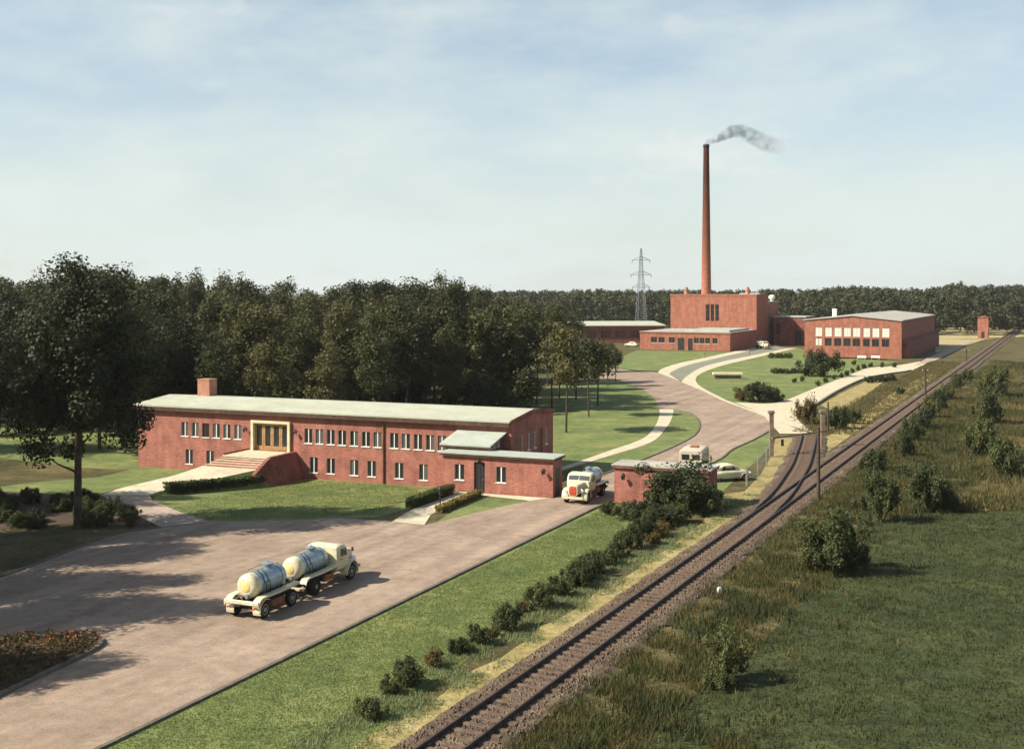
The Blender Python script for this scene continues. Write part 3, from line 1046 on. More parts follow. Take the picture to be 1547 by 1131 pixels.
sheet('entrance_path', GL((153, 747.7), (226, 747.7), (230, 756), (262, 770), (317, 788.6), (243, 796.6), (205, 778), (175, 762)), 0.03, 'path_red')

# ------------------------------------------------------------------ gatehouse on the other side of the gate
gh = thing('gatehouse', 'small flat roofed brick gatehouse with wall lamp behind the dark bush at the gate', 'gatehouse', (A0.x, A0.y, 0), RZ_OFF)
g0, g1, gd = 4.95, 12.3, 2.4
m = MB()
wall(m, (g0, 0), (g1, 0), -0.3, 2.66)
wall(m, (g1, 0), (g1, gd), -0.3, 2.66)
wall(m, (g1, gd), (g0, gd), -0.3, 2.66)
wall(m, (g0, gd), (g0, 0), -0.3, 2.66)
m.build('wall', 'brick', gh)
m = MB()
m.box(g0 - 0.18, g1 + 0.18, -0.24, gd + 0.2, 2.84, 2.92)
gro = m.build('roof', 'roof_grey', gh)
m = MB()
m.box(g0 - 0.13, g1 + 0.13, -0.19, gd + 0.15, 2.663, 2.838)
m.build('roof_edge', 'brick_dark', gro)
wall_lamp(gh, g0 + 0.75, 0, 1.9)

# ------------------------------------------------------------------ works buildings (rail aligned frame)
RZ_W = math.atan2(-RU.y, -RU.x)
# boiler house: low front range
Lc = Vector(G(1103, 530.5))
bl = thing('works_front_range', 'single storey brick range with doors in front of the boiler house', 'building', (Lc.x, Lc.y, 0), RZ_W)
LW = on_line(967, Lc, RU)
LH, LD = 4.55, 28.6
m = MB()
hl = []
wl = []
for px in (988, 999.5, 1015):
    wl.append((-on_line(px, Lc, RU), 1.9, 1.75, 1.55))
for px in (1052, 1060.5, 1069, 1080):
    wl.append((-on_line(px, Lc, RU), 1.9, 1.35, 1.55))
dl_ = [(-on_line(1029, Lc, RU), 0.02, 1.9, 3.3), (-on_line(1043, Lc, RU), 0.02, 1.3, 3.2)]
hl = [(x - a / 2 + LW, x + a / 2 + LW, z, z + b) for x, z, a, b in wl + dl_]
wall(m, (-LW, 0), (0, 0), -0.3, LH, hl, 0.2)
wall(m, (0, 0), (0, LD), -0.3, LH)
wall(m, (0, LD), (-LW, LD), -0.3, LH)
wall(m, (-LW, LD), (-LW, 0), -0.3, LH)
m.build('wall', 'brick_works', bl)
for x, z, a, b in wl:
    window(bl, x, 0, z, a, b, nx_=2, frame='brown_frame', mull=0.12, fr=0.08)
for x, z, a, b in dl_:
    q = MB()
    q.box(x - a / 2 + 0.02, x - 0.02, 0.1, 0.16, 0.03, b)
    q.box(x + 0.02, x + a / 2 - 0.02, 0.1, 0.16, 0.03, b)
    q.build('door', 'black_iron', bl)
m = MB()
m.box(-LW - 0.2, 0.2, -0.25, LD - 0.05, LH + 0.32, LH + 0.42)
mro = m.build('roof', 'roof_grey', bl)
m = MB()
m.box(-LW - 0.12, 0.12, -0.17, LD - 0.1, LH + 0.003, LH + 0.317)
m.build('parapet', 'brick_works', mro)
m = MB()
m.box(-13.5, -1.0, 3.0, 24, LH + 0.43, LH + 0.95)
m.build('skylight', 'roof_zinc', mro)

# boiler house block
Pc = Lc + RD * 29.0
bh = thing('boiler_house', 'tall plain brick boiler house block with one large gridded window', 'building', (Pc.x, Pc.y, 0), RZ_W)
PW = on_line(1013, Pc, RU)
PH = 14.6
m = MB()
bx0, bx1 = -on_line(1066, Pc, RU), -on_line(1086.5, Pc, RU)
bz0_, bz1_ = zat(485.5, Pc.y + 5), zat(459.5, Pc.y + 5)
wall(m, (-PW, 0), (0, 0), -0.3, PH, [(bx0 + PW, bx1 + PW, bz0_, bz1_)], 0.25)
wall(m, (0, 0), (0, 14), -0.3, PH)
wall(m, (0, 14), (-PW, 14), -0.3, PH)
wall(m, (-PW, 14), (-PW, 0), -0.3, PH)
m.build('wall', 'brick_works', bh)
bw_ = window(bh, (bx0 + bx1) / 2, 0, bz0_, bx1 - bx0, bz1_ - bz0_, nx_=3, nz_=3, frame='brick_works', mull=0.35, fr=0.12, recess=0.12, sill=False)
m = MB()
m.box(-PW + 0.02, -0.02, 0.02, 13.98, PH - 0.2, PH + 0.12)
m.build('roof', 'roof_grey', bh)
m = MB()
for (x0, x1, y0_, y1_) in ((-PW - 0.1, 0.1, -0.1, 0.25), (-PW - 0.1, 0.1, 13.75, 14.1), (-PW - 0.1, -PW + 0.25, 0.253, 13.747), (-0.25, 0.1, 0.253, 13.747)):
    m.box(x0, x1, y0_, y1_, PH + 0.003, PH + 0.55)
m.build('parapet', 'brick_works', bh)
# lower rear block and its side
m = MB()
wall(m, (-PW, 14.01), (0.0, 14.01), -0.3, 12.6)
wall(m, (-0.3, 14.02), (-0.3, 29.5), -0.3, 12.6)
wall(m, (-0.3, 29.5), (-PW, 29.5), -0.3, 12.6)
wall(m, (-PW, 29.5), (-PW, 14.02), -0.3, 12.6)
m.build('rear_block_wall', 'brick_works', bh)
m = MB()
m.box(-PW - 0.1, -0.15, 14.12, 29.6, 12.61, 12.95)
m.build('rear_block_roof', 'roof_grey', bh)
for px in (1037, 1129.5):
    x = -on_line(px, Pc + RD * 4, RU)
    m = MB()
    m.lathe([(0.62, 0), (0.62, 1.6), (0.72, 1.65), (0.72, 1.9), (0.55, 1.95), (0.5, 2.55), (0.15, 2.75)], (x, 4, PH), n=14)
    m.build('roof_vent', 'brick_pale', bh, smooth=True)
m = MB()
m.lathe([(0.45, 0), (0.45, 0.6), (0.9, 0.8), (1.05, 1.2), (0.9, 1.7), (0.4, 2.0)], (-1.6, 26, 12.9), n=14)
m.build('roof_cowl', 'white_paint', bh, smooth=True)
m = MB()
m.box(-7.5, -1.5, 9.5, 13.2, PH + 0.12, PH + 0.9)
m.build('roof_lantern', 'roof_zinc', bh)

# chimney stack
cY = 365.0
cXm = (1067 - CX) / F * cY
cz = zat(218.5, cY)
stack = thing('factory_chimney', 'very tall tapering brick chimney with soot blackened top', 'chimney', (cXm, cY, 0))
m = MB()
nseg = 26
pr = []
for k in range(nseg + 1):
    t = k / nseg
    pr.append((1.85 - 0.97 * t ** 0.85, (cz - 0.4) * t))
m.lathe(pr, n=36)
sm_ = m.build('shaft', 'chimney_brick', stack, smooth=True)
# soot: darkens with height near the mouth
cm = MATS['chimney_brick']
N, L = nodes(cm)
t = N.new('ShaderNodeTexCoord')
s = N.new('ShaderNodeSeparateXYZ')
L.new(t.outputs['Object'], s.inputs[0])
ns = N.new('ShaderNodeTexNoise')
ns.inputs['Scale'].default_value = 0.35
mm = N.new('ShaderNodeMath')
mm.operation = 'MULTIPLY_ADD'
mm.inputs[1].default_value = 7.0
L.new(t.outputs['Object'], ns.inputs['Vector'])
L.new(ns.outputs['Fac'], mm.inputs[0])
L.new(s.outputs['Z'], mm.inputs[2])
dv_ = N.new('ShaderNodeMath')
dv_.operation = 'DIVIDE'
dv_.inputs[1].default_value = cz + 3.5
L.new(mm.outputs[0], dv_.inputs[0])
sr = ramp(N, [(0.18, (1, 1, 1)), (0.52, (0.42, 0.36, 0.35)), (0.85, (0.13, 0.12, 0.125))])
L.new(dv_.outputs[0], sr.inputs['Fac'])
mu = N.new('ShaderNodeMixRGB')
mu.blend_type = 'MULTIPLY'
mu.inputs['Fac'].default_value = 1
bsd = N['Principled BSDF']
old = bsd.inputs['Base Color'].links[0].from_socket
L.new(old, mu.inputs['Color1'])
L.new(sr.outputs['Color'], mu.inputs['Color2'])
L.new(mu.outputs['Color'], bsd.inputs['Base Color'])
m = MB()
m.lathe([(0.88, 0), (1.0, 0.15), (1.0, 0.9), (0.9, 1.0), (0.72, 1.0), (0.7, 0.1)], (0, 0, cz - 1.0), n=36)
m.build('crown', 'black_iron', stack, smooth=True)

# connecting range between boiler house and hall
Cc = Vector(G(1217, 517.5))
Cc = Vector(((1217 - CX) / F * 345, 345))
cb = thing('connecting_range', 'low dark brick link range between boiler house and long hall', 'building', (Cc.x, Cc.y, 0), RZ_W)
CW = 9.5
m = MB()
wall(m, (-CW, 0), (0, 0), -0.3, 8.2, [(CW - 3.2, CW - 1.2, 0.02, 4.2), (0.8, 1.9, 3.0, 6.4)], 0.3)
wall(m, (0, 0), (0, 12), -0.3, 8.2)
wall(m, (0, 12), (-CW, 12), -0.3, 8.2)
wall(m, (-CW, 12), (-CW, 0), -0.3, 8.2)
m.build('wall', 'brick_dark', cb)
m = MB()
m.box(-3.18, -1.22, 0.16, 0.24, 0.03, 4.18)
m.build('door', 'black_iron', cb)
window(cb, -CW + 1.35, 0, 3.0, 1.1, 3.4, nx_=2, nz_=3, frame='brown_frame', sill=False)
m = MB()
m.box(-CW - 0.2, 0.2, -0.25, 12.2, 8.2, 8.5)
m.build('roof', 'roof_zinc', cb)

# long works hall with gable front
Hc = Vector(G(1362, 542))
hb = thing('works_hall', 'long brick works hall with row of white blinds and shallow gable front', 'building', (Hc.x, Hc.y, 0), RZ_W)
HW = on_line(1215.5, Hc, RU)
HD, HE, HR = 74.0, 8.9, 10.0
m = MB()
hh = []
hwin = []
for px0, px1 in ((1231.5, 1241.6), (1246.2, 1256.3), (1260.2, 1271), (1274.4, 1285), (1288, 1299.3), (1303.9, 1314), (1317.4, 1328), (1332.1, 1343.4)):
    xa, xb = -on_line(px0, Hc, RU), -on_line(px1, Hc, RU)
    hwin.append((xa, xb))
for xa, xb in hwin:
    hh.append((xa + HW, xb + HW, 5.1, 7.25))
    hh.append((xa + HW, xb + HW, 2.75, 4.6))
wall(m, (-HW, 0), (0, 0), -0.3, HE, hh, 0.25)
xm = -HW / 2
m.poly([(-HW, 0, HE), (0, 0, HE), (xm, 0, HR)])
m.poly([(0, HD, HE), (-HW, HD, HE), (xm, HD, HR)])
side = [(4 + k * 6.0, 7.6 + k * 6.0, 4.6, 7.2) for k in range(11)]
wall(m, (0, 0), (0, HD), -0.3, HE)
wall(m, (0, HD), (-HW, HD), -0.3, HE)
wall(m, (-HW, HD), (-HW, 0), -0.3, HE)
m.build('wall', 'brick_works', hb)
for i, (xa, xb) in enumerate(hwin):
    window(hb, (xa + xb) / 2, 0, 5.1, xb - xa, 2.15, nx_=2, frame='white_paint', pane='blind', mull=0.06, fr=0.06, sill=False)
    lowpane = 'blind' if i == 0 else 'glass'
    window(hb, (xa + xb) / 2, 0, 2.75, xb - xa + 0.001, 1.85, nx_=2, frame='brown_frame', pane='glass', mull=0.07, fr=0.06, sill=False, panes_cols=[lowpane])
m = MB()
m.loft([[(0.003, 1.5, -0.3), (1.4, 1.5, -0.3), (1.4, HD - 1, -0.3), (0.003, HD - 1, -0.3)], [(0.003, 1.5, 4.5), (1.4, 1.5, 4.1), (1.4, HD - 1, 4.1), (0.003, HD - 1, 4.5)]])
m.build('lean_to', 'brick_dark', hb)
m = MB()
for sgn in (-1, 1):
    xe = -HW - 0.25 if sgn < 0 else 0.25
    ze = HE - 0.01
    q = [(xe, -0.3, ze), (xe, HD + 0.3, ze), (xm, HD + 0.3, HR + 0.04), (xm, -0.3, HR + 0.04)]
    n_ = len(m.v)
    m.v += q + [(a, b, c + 0.25) for a, b, c in q]
    for qf in ((0, 3, 2, 1), (4, 5, 6, 7), (0, 1, 5, 4), (1, 2, 6, 5), (2, 3, 7, 6), (3, 0, 4, 7)):
        m.f.append(tuple(n_ + i for i in qf))
m.build('roof', 'roof_grey', hb)
m = MB()
m.xprism([(0, 0), (0, 0), (0, 0)], 0, 0) if False else None
m.box(-HW * 0.78 - 0.5, -HW * 0.78 + 0.5, 12, 13, 9.3, 11.6)
m.build('roof_vent', 'white_paint', hb)

# low hall on the left behind the trees
Kc = Vector(((1003 - CX) / F * 362, 362))
kh = thing('storage_hall', 'low brick storage hall with bright pale flat roof beyond the oaks', 'building', (Kc.x, Kc.y, 0), R(6))
KW, KD, KH = 27.5, 16.0, 5.1
m = MB()
kholes = [(3 + k * 4.5, 6 + k * 4.5, 1.6, 3.8) for k in range(5)]
wall(m, (-KW, 0), (0, 0), -0.3, KH, kholes, 0.25)
wall(m, (0, 0), (0, KD), -0.3, KH)
wall(m, (0, KD), (-KW, KD), -0.3, KH)
wall(m, (-KW, KD), (-KW, 0), -0.3, KH)
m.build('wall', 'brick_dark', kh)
for a, b, c, e in kholes:
    window(kh, -KW + (a + b) / 2, 0, c, b - a, e - c, nx_=3, nz_=2, frame='brown_frame', sill=False)
m = MB()
m.loft([[(-KW - 0.6, -0.8, KH + 0.02), (0.6, -0.8, KH + 0.02), (0.6, KD + 0.6, KH + 0.9), (-KW - 0.6, KD + 0.6, KH + 0.9)], [(-KW - 0.6, -0.8, KH + 0.35), (0.6, -0.8, KH + 0.35), (0.6, KD + 0.6, KH + 1.25), (-KW - 0.6, KD + 0.6, KH + 1.25)]])
m.build('roof', 'roof_pale', kh)

# small brick tower by the railway
Tc = Vector(G(1485, 511))
tt = thing('transformer_tower', 'narrow brick transformer tower beside the railway at the wood edge', 'tower', (Tc.x, Tc.y, 0), RZ_W)
m = MB()
wall(m, (-1.7, 0), (1.7, 0), -0.3, 7.0, [(1.2, 2.2, 0.02, 2.2)], 0.2)
wall(m, (1.7, 0), (1.7, 3.2), -0.3, 7.0)
wall(m, (1.7, 3.2), (-1.7, 3.2), -0.3, 7.0)
wall(m, (-1.7, 3.2), (-1.7, 0), -0.3, 7.0)
m.build('wall', 'brick_works', tt)
m = MB()
m.box(-0.48, 0.48, 0.1, 0.16, 0.03, 2.18)
m.build('door', 'black_iron', tt)
m = MB()
m.loft([[(-1.9, -0.2, 7.003), (1.9, -0.2, 7.003), (1.9, 3.4, 7.003), (-1.9, 3.4, 7.003)], [(-1.9, -0.2, 7.15), (1.9, -0.2, 7.15), (1.9, 3.4, 7.15), (-1.9, 3.4, 7.15)], [(-0.4, 1.4, 7.6), (0.4, 1.4, 7.6), (0.4, 1.8, 7.6), (-0.4, 1.8, 7.6)]])
m.build('roof', 'brick_dark', tt)

# power pylon
pY = 455.0
pX = (968.5 - CX) / F * pY
pH = zat(375, pY)
py_ = thing('power_pylon', 'grey steel lattice power pylon with three cross arms above the wood', 'pylon', (pX, pY, 0), R(10))
m = MB()
def hwid(z):
    t = z / pH
    return 1.75 * (1 - t) + 0.3 if t < 0.62 else 1.75 * 0.38 * (1 - (t - 0.62) / 0.38) ** 0.9 + 0.22
levels = [0]
while levels[-1] < pH - 1.2:
    levels.append(levels[-1] + max(1.3, hwid(levels[-1]) * 1.6))
levels[-1] = pH
for sx, sy in ((-1, -1), (1, -1), (1, 1), (-1, 1)):
    m.tube([(sx * hwid(z), sy * hwid(z), z) for z in levels], 0.08, 4)
lat = MB()
for a, b in zip(levels[:-1], levels[1:]):
    ca = [(sx * hwid(a), sy * hwid(a), a) for sx, sy in ((-1, -1), (1, -1), (1, 1), (-1, 1))]
    cb_ = [(sx * hwid(b), sy * hwid(b), b) for sx, sy in ((-1, -1), (1, -1), (1, 1), (-1, 1))]
    for i in range(4):
        j = (i + 1) % 4
        lat.tube([ca[i], cb_[j]], 0.035, 4)
        lat.tube([ca[j], cb_[i]], 0.035, 4)
        lat.tube([cb_[i], cb_[j]], 0.035, 4)
m.build('leg', 'galvanised', py_)
lat.build('lattice', 'galvanised', py_)
for z, hw in ((zat(393, pY), 3.7), (zat(415, pY), 4.2), (zat(434, pY), 3.6)):
    c = MB()
    k = hwid(z)
    for sy in (-1, 1):
        c.tube([(-hw, 0, z), (-k, sy * k, z + 0.05), (k, sy * k, z + 0.05), (hw, 0, z)], 0.07, 4)
        c.tube([(-hw, 0, z), (-k, sy * k, z + 1.3), (k, sy * k, z + 1.3), (hw, 0, z)], 0.055, 4)
    co = c.build('cross_arm', 'galvanised', py_)
    for sx in (-1, 1):
        i_ = MB()
        i_.lathe([(0.05, 0), (0.15, -0.15), (0.06, -0.3), (0.15, -0.45), (0.06, -0.6), (0.15, -0.75), (0.05, -1.1)], (sx * (hw - 0.1), 0, z), n=6)
        i_.build('insulator', 'brown_frame', co)

# ------------------------------------------------------------------ railway
RZT = 0.42   # rail head level
def rail_line(Y):
    """left rail of the running line, world x at distance Y"""
    return -0.49 + 0.4815 * (Y - 45.4)
t0, t1 = 20.0, 900.0
pl0 = Vector((rail_line(t0), t0))
td = (Vector((rail_line(t1), t1)) - pl0).normalized()
tn = Vector((td.y, -td.x))
track = thing('railway_track', 'single running line of rusty rails on wooden sleepers crossing the whole scene', 'railway', (pl0.x, pl0.y, 0), math.atan2(td.y, td.x))
# local: x along the line, y left; left rail at y=0, right rail at y=-1.5
TL = (Vector((rail_line(t1), t1)) - pl0).length
def rail_profile(x0, x1, y, mb_):
    mb_.box(x0, x1, y - 0.07, y + 0.07, 0.27, 0.29)
    mb_.box(x0, x1, y - 0.018, y + 0.018, 0.29, 0.38)
    mb_.box(x0, x1, y - 0.038, y + 0.038, 0.38, 0.425)
    return mb_
for y in (0.0, -1.5):
    rail_profile(0, TL, y, MB()).build('rail', 'rail_steel', track)
slm = MB().bevbox(-0.13, 0.13, -1.25, 1.25, 0.08, 0.265, 0.02).mesh('sleeper')
slm.materials.append(MAT('sleeper_wood'))
SP = 0.66
n_s = 0
far_sl = MB()
x = 15.0
while x < TL - 1:
    if n_s < 300:
        o = obj('sleeper', slm, track, (x + random.uniform(-0.02, 0.02), -0.75 + random.uniform(-0.03, 0.03), random.uniform(-0.012, 0.006)), random.uniform(-0.015, 0.015))
        n_s += 1
    elif x < 420:
        far_sl.box(x - 0.13, x + 0.13, -2.0, 0.5, 0.08, 0.262)
    x += SP
fs = far_sl.build('sleepers', 'sleeper_wood', track)
fs['kind'] = 'stuff'
# ballast bed with uneven shoulders
def bed(name, pts, half, top, foot, z1, mat, seed=1):
    r = random.Random(seed)
    mb_ = MB()
    secs = []
    for i, p in enumerate(pts):
        a = Vector(pts[max(i - 1, 0)])
        b = Vector(pts[min(i + 1, len(pts) - 1)])
        d = (b - a).normalized()
        nn = Vector((d.y, -d.x))
        p = Vector(p)
        j = lambda s: r.uniform(-s, s)
        row = []
        for off_, z_ in ((-foot + j(.3), -0.1), (-half - 0.25 + j(.15), z1 * 0.7 + j(.03)), (-half + j(.1), z1 + j(.015)), (-half * 0.3, z1 + j(.01)), (half * 0.3, z1 + j(.01)), (half + j(.1), z1 + j(.015)), (half + 0.25 + j(.15), z1 * 0.7 + j(.03)), (foot + j(.3), -0.1)):
            q = p + nn * off_
            row.append((q.x, q.y, z_))
        secs.append(row)
    n_ = 0
    k = 8
    for s_ in secs:
        mb_.v += s_
    for a in range(len(secs) - 1):
        for i in range(k - 1):
            mb_.f.append((a * k + i, a * k + i + 1, (a + 1) * k + i + 1, (a + 1) * k + i))
    return struct(mb_.build(name, mat, smooth=False))
bp = []
Yq = 22.0
while Yq < 900:
    c = Vector((rail_line(Yq), Yq)) + tn * 0.75
    bp.append((c.x, c.y))
    Yq += 0.8 if Yq < 140 else 6.0
bed('ballast_bed', bp, 1.55, 1.55, 2.2, 0.2, 'ballast')

# loose ballast stones near the camera (too many to count)
def stones(name, n, line, spread, z, mat, smin=0.04, smax=0.1):
    r = np.random.default_rng(5)
    base = np.array([(1, 0, 0), (-1, 0, 0), (0, 1, 0), (0, -1, 0), (0, 0, 1), (0, 0, -1)], float)
    tri = np.array([(0, 2, 4), (2, 1, 4), (1, 3, 4), (3, 0, 4), (2, 0, 5), (1, 2, 5), (3, 1, 5), (0, 3, 5)])
    V, Fc = [], []
    L0 = np.array(line[0])
    L1 = np.array(line[1])
    d = (L1 - L0) / np.linalg.norm(L1 - L0)
    nn = np.array([d[1], -d[0]])
    tt_ = r.random(n) ** 1.3
    of = r.uniform(-spread, spread, n)
    for i in range(n):
        if abs(of[i] - 0) < 0.0:
            continue
        p = L0 + (L1 - L0) * tt_[i] + nn * of[i]
        s_ = r.uniform(smin, smax)
        zz = z - max(0, abs(of[i]) - 1.5) * 0.3
        b = base * s_ * r.uniform(0.6, 1.3, (6, 3)) + np.array([p[0], p[1], zz])
        V.append(b)
        Fc.append(tri + 6 * i)
    me_ = bpy.data.meshes.new(name)
    me_.from_pydata(np.concatenate(V).tolist(), [], np.concatenate(Fc).tolist())
    me_.materials.append(MAT(mat))
    o = obj(name, me_)
    o['kind'] = 'stuff'
    tag(o, 'loose brown ballast stones lying around the sleepers', 'ballast')
    return o
stones('ballast_stones', 14000, (tuple(Vector((rail_line(36), 36)) + tn * 0.75), tuple(Vector((rail_line(110), 110)) + tn * 0.75)), 1.9, 0.2, 'ballast')

# siding leaving through a turnout towards the works
sid = thing('railway_siding', 'curved siding branching from the running line towards the barrier gate', 'railway', (0, 0, 0))
def main_off(Y, o):
    return Vector((rail_line(Y) + o, Y))
sl_pts = [tuple(main_off(78, 0.0)), tuple(main_off(82, -0.12))] + [G(px, py, RZT) for px, py in ((1146, 763), (1160, 750), (1173, 735.5), (1186, 717), (1197, 699.5), (1204, 682), (1209, 667), (1212, 655))]
sl_pts = smooth_line(sl_pts, 5)
for side_ in (0.0, 1.5):
    secs = []
    line = []
    for i, p in enumerate(sl_pts):
        a = Vector(sl_pts[max(i - 1, 0)])
        b = Vector(sl_pts[min(i + 1, len(sl_pts) - 1)])
        d = (b - a).normalized()
        nn = Vector((d.y, -d.x))
        q = Vector(p) + nn * side_
        line.append(q)
    m = MB()
    for w_, za, zb_ in ((0.07, 0.27, 0.292), (0.02, 0.29, 0.38), (0.038, 0.378, 0.428)):
        secs = []
        for i, q in enumerate(line):
            d = (line[min(i + 1, len(line) - 1)] - line[max(i - 1, 0)]).normalized()
            nn = Vector((d.y, -d.x))
            l_, r_ = q - nn * w_, q + nn * w_
            secs.append([(l_.x, l_.y, za), (r_.x, r_.y, za), (r_.x, r_.y, zb_), (l_.x, l_.y, zb_)])
        m.loft(secs)
    m.build('rail', 'rail_steel', sid)
acc = 0
lastp = None
sid_c = []
for i, p in enumerate(sl_pts):
    a = Vector(sl_pts[max(i - 1, 0)])
    b = Vector(sl_pts[min(i + 1, len(sl_pts) - 1)])
    d = (b - a).normalized()
    c = Vector(p) + Vector((d.y, -d.x)) * 0.75
    sid_c.append((c, math.atan2(d.y, d.x)))
sid_len = 0
for (c0, a0), (c1_, a1) in zip(sid_c[:-1], sid_c[1:]):
    ln = (c1_ - c0).length
    while acc < ln:
        c = c0.lerp(c1_, acc / ln)
        if sid_len > 13:
            obj('sleeper', slm, sid, (c.x, c.y, -0.01), a0 + random.uniform(-.02, .02))
        acc += SP
        sid_len += SP
    acc -= ln
bed('siding_bed', [tuple(c) for c, a in sid_c[8:]], 1.5, 1.5, 2.0, 0.17, 'ballast', 3)

# barrier gate over the siding
bg_ = thing('barrier_gate', 'timber bar gate between two thick posts across the siding', 'gate', (0, 0, 0))
pa = Vector(G(1165.5, 700))
pb = Vector(G(1243, 667))
pa = Vector(((1165.5 - CX) / F * 112, 112))
pb = Vector(((1243 - CX) / F * 118, 118))
for p, hh_ in ((pa, 4.15), (pb, 3.6)):
    m = MB()
    m.bevbox(p.x - 0.19, p.x + 0.19, p.y - 0.19, p.y + 0.19, -0.2, hh_, 0.03)
    po_ = m.build('post', 'post_wood', bg_)
    m = MB()
    m.bevbox(p.x - 0.32, p.x + 0.26, p.y - 0.24, p.y + 0.24, hh_ + 0.002, hh_ + 0.32, 0.04)
    m.build('post_cap', 'post_wood', po_)
zb1 = zat(655.5, 115)
m = MB()
m.tube([(pa.x, pa.y - 0.25, zb1), (pb.x + 0.3, pb.y - 0.25, zb1)], 0.085, 8)
baro = m.build('bar', 'post_wood', bg_)
m = MB()
m.box(pa.x + 0.9, pa.x + 1.15, pa.y - 0.2, pa.y - 0.05, zb1 - 0.75, zb1 - 0.12)
m.build('lantern', 'black_iron', baro)
# wire fence running down from the gate post
wf = thing('wire_fence', 'short wire mesh fence on thin concrete posts below the barrier gate', 'fence', (0, 0, 0))
fpts = [pa + Vector((-0.1, -0.4)), Vector(((1158 - CX) / F * 106, 106)), Vector(((1145 - CX) / F * 100, 100)), Vector(((1128 - CX) / F * 95, 95))]
for p in fpts[1:]:
    m = MB()
    m.bevbox(p.x - 0.06, p.x + 0.06, p.y - 0.06, p.y + 0.06, -0.2, 1.7, 0.015)
    m.build('post', 'grey_concrete', wf)
m = MB()
for a, b in zip(fpts[:-1], fpts[1:]):
    for k in range(7):
        z = 0.2 + k * 0.23
        m.tube([(a.x, a.y, z), (b.x, b.y, z)], 0.012, 4)
m.build('wire', 'galvanised', wf)

# line-side poles
def pole(px, Y, ptop, r, label, arm=True, lean=0.0):
    X = (px - CX) / F * Y
    h_ = zat(ptop, Y)
    t_ = thing('line_pole', label, 'pole', (X, Y, 0), R(-25), 'line side poles')
    m_ = MB()
    m_.tube([(0, 0, -0.3), (lean * 0.5, 0, h_ * 0.5), (lean, 0, h_)], [r, r * 0.88, r * 0.72], 10)
    s_o = m_.build('shaft', 'pole_wood', t_)
    if arm:
        m_ = MB()
        m_.box(lean - 0.45, lean + 0.45, -r - 0.09, -r * 0.5, h_ - 0.45, h_ - 0.35)
        a_ = m_.build('cross_arm', 'pole_wood', t_)
        for k in (-0.38, 0.38):
            i_ = MB()
            i_.lathe([(0.02, 0), (0.05, 0.05), (0.03, 0.1), (0.045, 0.14), (0.01, 0.18)], (lean + k, -r - 0.04, h_ - 0.34), n=8)
            i_.build('insulator', 'white_paint', a_)
    return t_
pole(1236.5, 88.5, 645, 0.15, 'dark wooden pole rising out of the big bush beside the turnout', arm=False)
pole(1398, 176, 556, 0.16, 'thin dark pole standing beside the straight track past the turnout')
pole(1460, 262, 527, 0.17, 'distant dark pole beside the track near the long hall')
pole(1251, 132, 607, 0.12, 'slim pole standing behind the bush by the pale apron', arm=False)

# kilometre stone
kx, ky = G(1087, 898)
ks = tag(MB().loft([[(-.12, -.08, -.1), (.12, -.08, -.1), (.12, .08, -.1), (-.12, .08, -.1)], [(-.11, -.07, .3), (.11, -.07, .3), (.11, .07, .3), (-.11, .07, .3)], [(-.07, -.05, .4), (.07, -.05, .4), (.07, .05, .4), (-.07, .05, .4)]]).build('distance_stone', 'white_paint', loc=(kx, ky, 0), rz=R(20)), 'small white distance stone in the dry grass beside the track', 'marker stone')

# ------------------------------------------------------------------ vehicles
def rr(w_, h_, r, y, zc, n=4, xo=0.0, sq=None):
    """rounded rectangle section in the x-z plane at station y"""
    pts = []
    r = min(r, w_ / 2 - 1e-3, h_ / 2 - 1e-3)
    for cx_, cz_, a0 in ((w_ / 2 - r, h_ / 2 - r, 0), (-w_ / 2 + r, h_ / 2 - r, 90), (-w_ / 2 + r, -h_ / 2 + r, 180), (w_ / 2 - r, -h_ / 2 + r, 270)):
        for k in range(n + 1):
            a = R(a0 + 90 * k / n)
            pts.append((xo + cx_ + r * math.cos(a), y, zc + cz_ + r * math.sin(a)))
    return pts

def wheel(parent, x, y, r, wd, out, rim='grey_concrete', dual=False):
    m_ = MB()
    w2 = wd / 2
    prof = [(r * 0.62, -w2 * 0.8), (r * 0.9, -w2), (r, -w2 * 0.7), (r, w2 * 0.7), (r * 0.9, w2), (r * 0.62, w2 * 0.8)]
    if dual:
        prof = [(r * 0.62, -wd), (r * 0.9, -wd), (r, -wd * 0.85), (r, -wd * 0.1), (r * 0.9, 0), (r, wd * 0.1), (r, wd * 0.85), (r * 0.9, wd), (r * 0.62, wd)]
    m_.lathe(prof, (0, 0, 0), 'x', 22)
    wo_ = m_.build('wheel', 'rubber', parent, smooth=True, loc=(x, y, r))
    h_ = MB()
    e = out * (wd if dual else w2)
    h_.lathe([(r * 0.6, e * 0.55), (r * 0.6, e * 0.86), (r * 0.5, e * 0.8), (r * 0.3, e * 0.75), (r * 0.26, e * 1.02), (r * 0.1, e * 1.08), (0.005, e * 1.08)], (0, 0, 0), 'x', 16)
    h_.build('rim', rim, wo_, smooth=True)
    return wo_

def arch(mb_, x0, x1, yc, zc, r, th_, a0, a1, n=10, flare=0.0):
    """mudguard: bent plate over a wheel"""
    secs = []
    for k in range(n + 1):
        a = R(a0 + (a1 - a0) * k / n)
        c_, s_ = math.cos(a), math.sin(a)
        secs.append([(x0, yc + r * c_, zc + r * s_), (x1, yc + r * c_, zc + r * s_ - flare), (x1, yc + (r + th_) * c_, zc + (r + th_) * s_ - flare), (x0, yc + (r + th_) * c_, zc + (r + th_) * s_)])
    mb_.loft(secs)

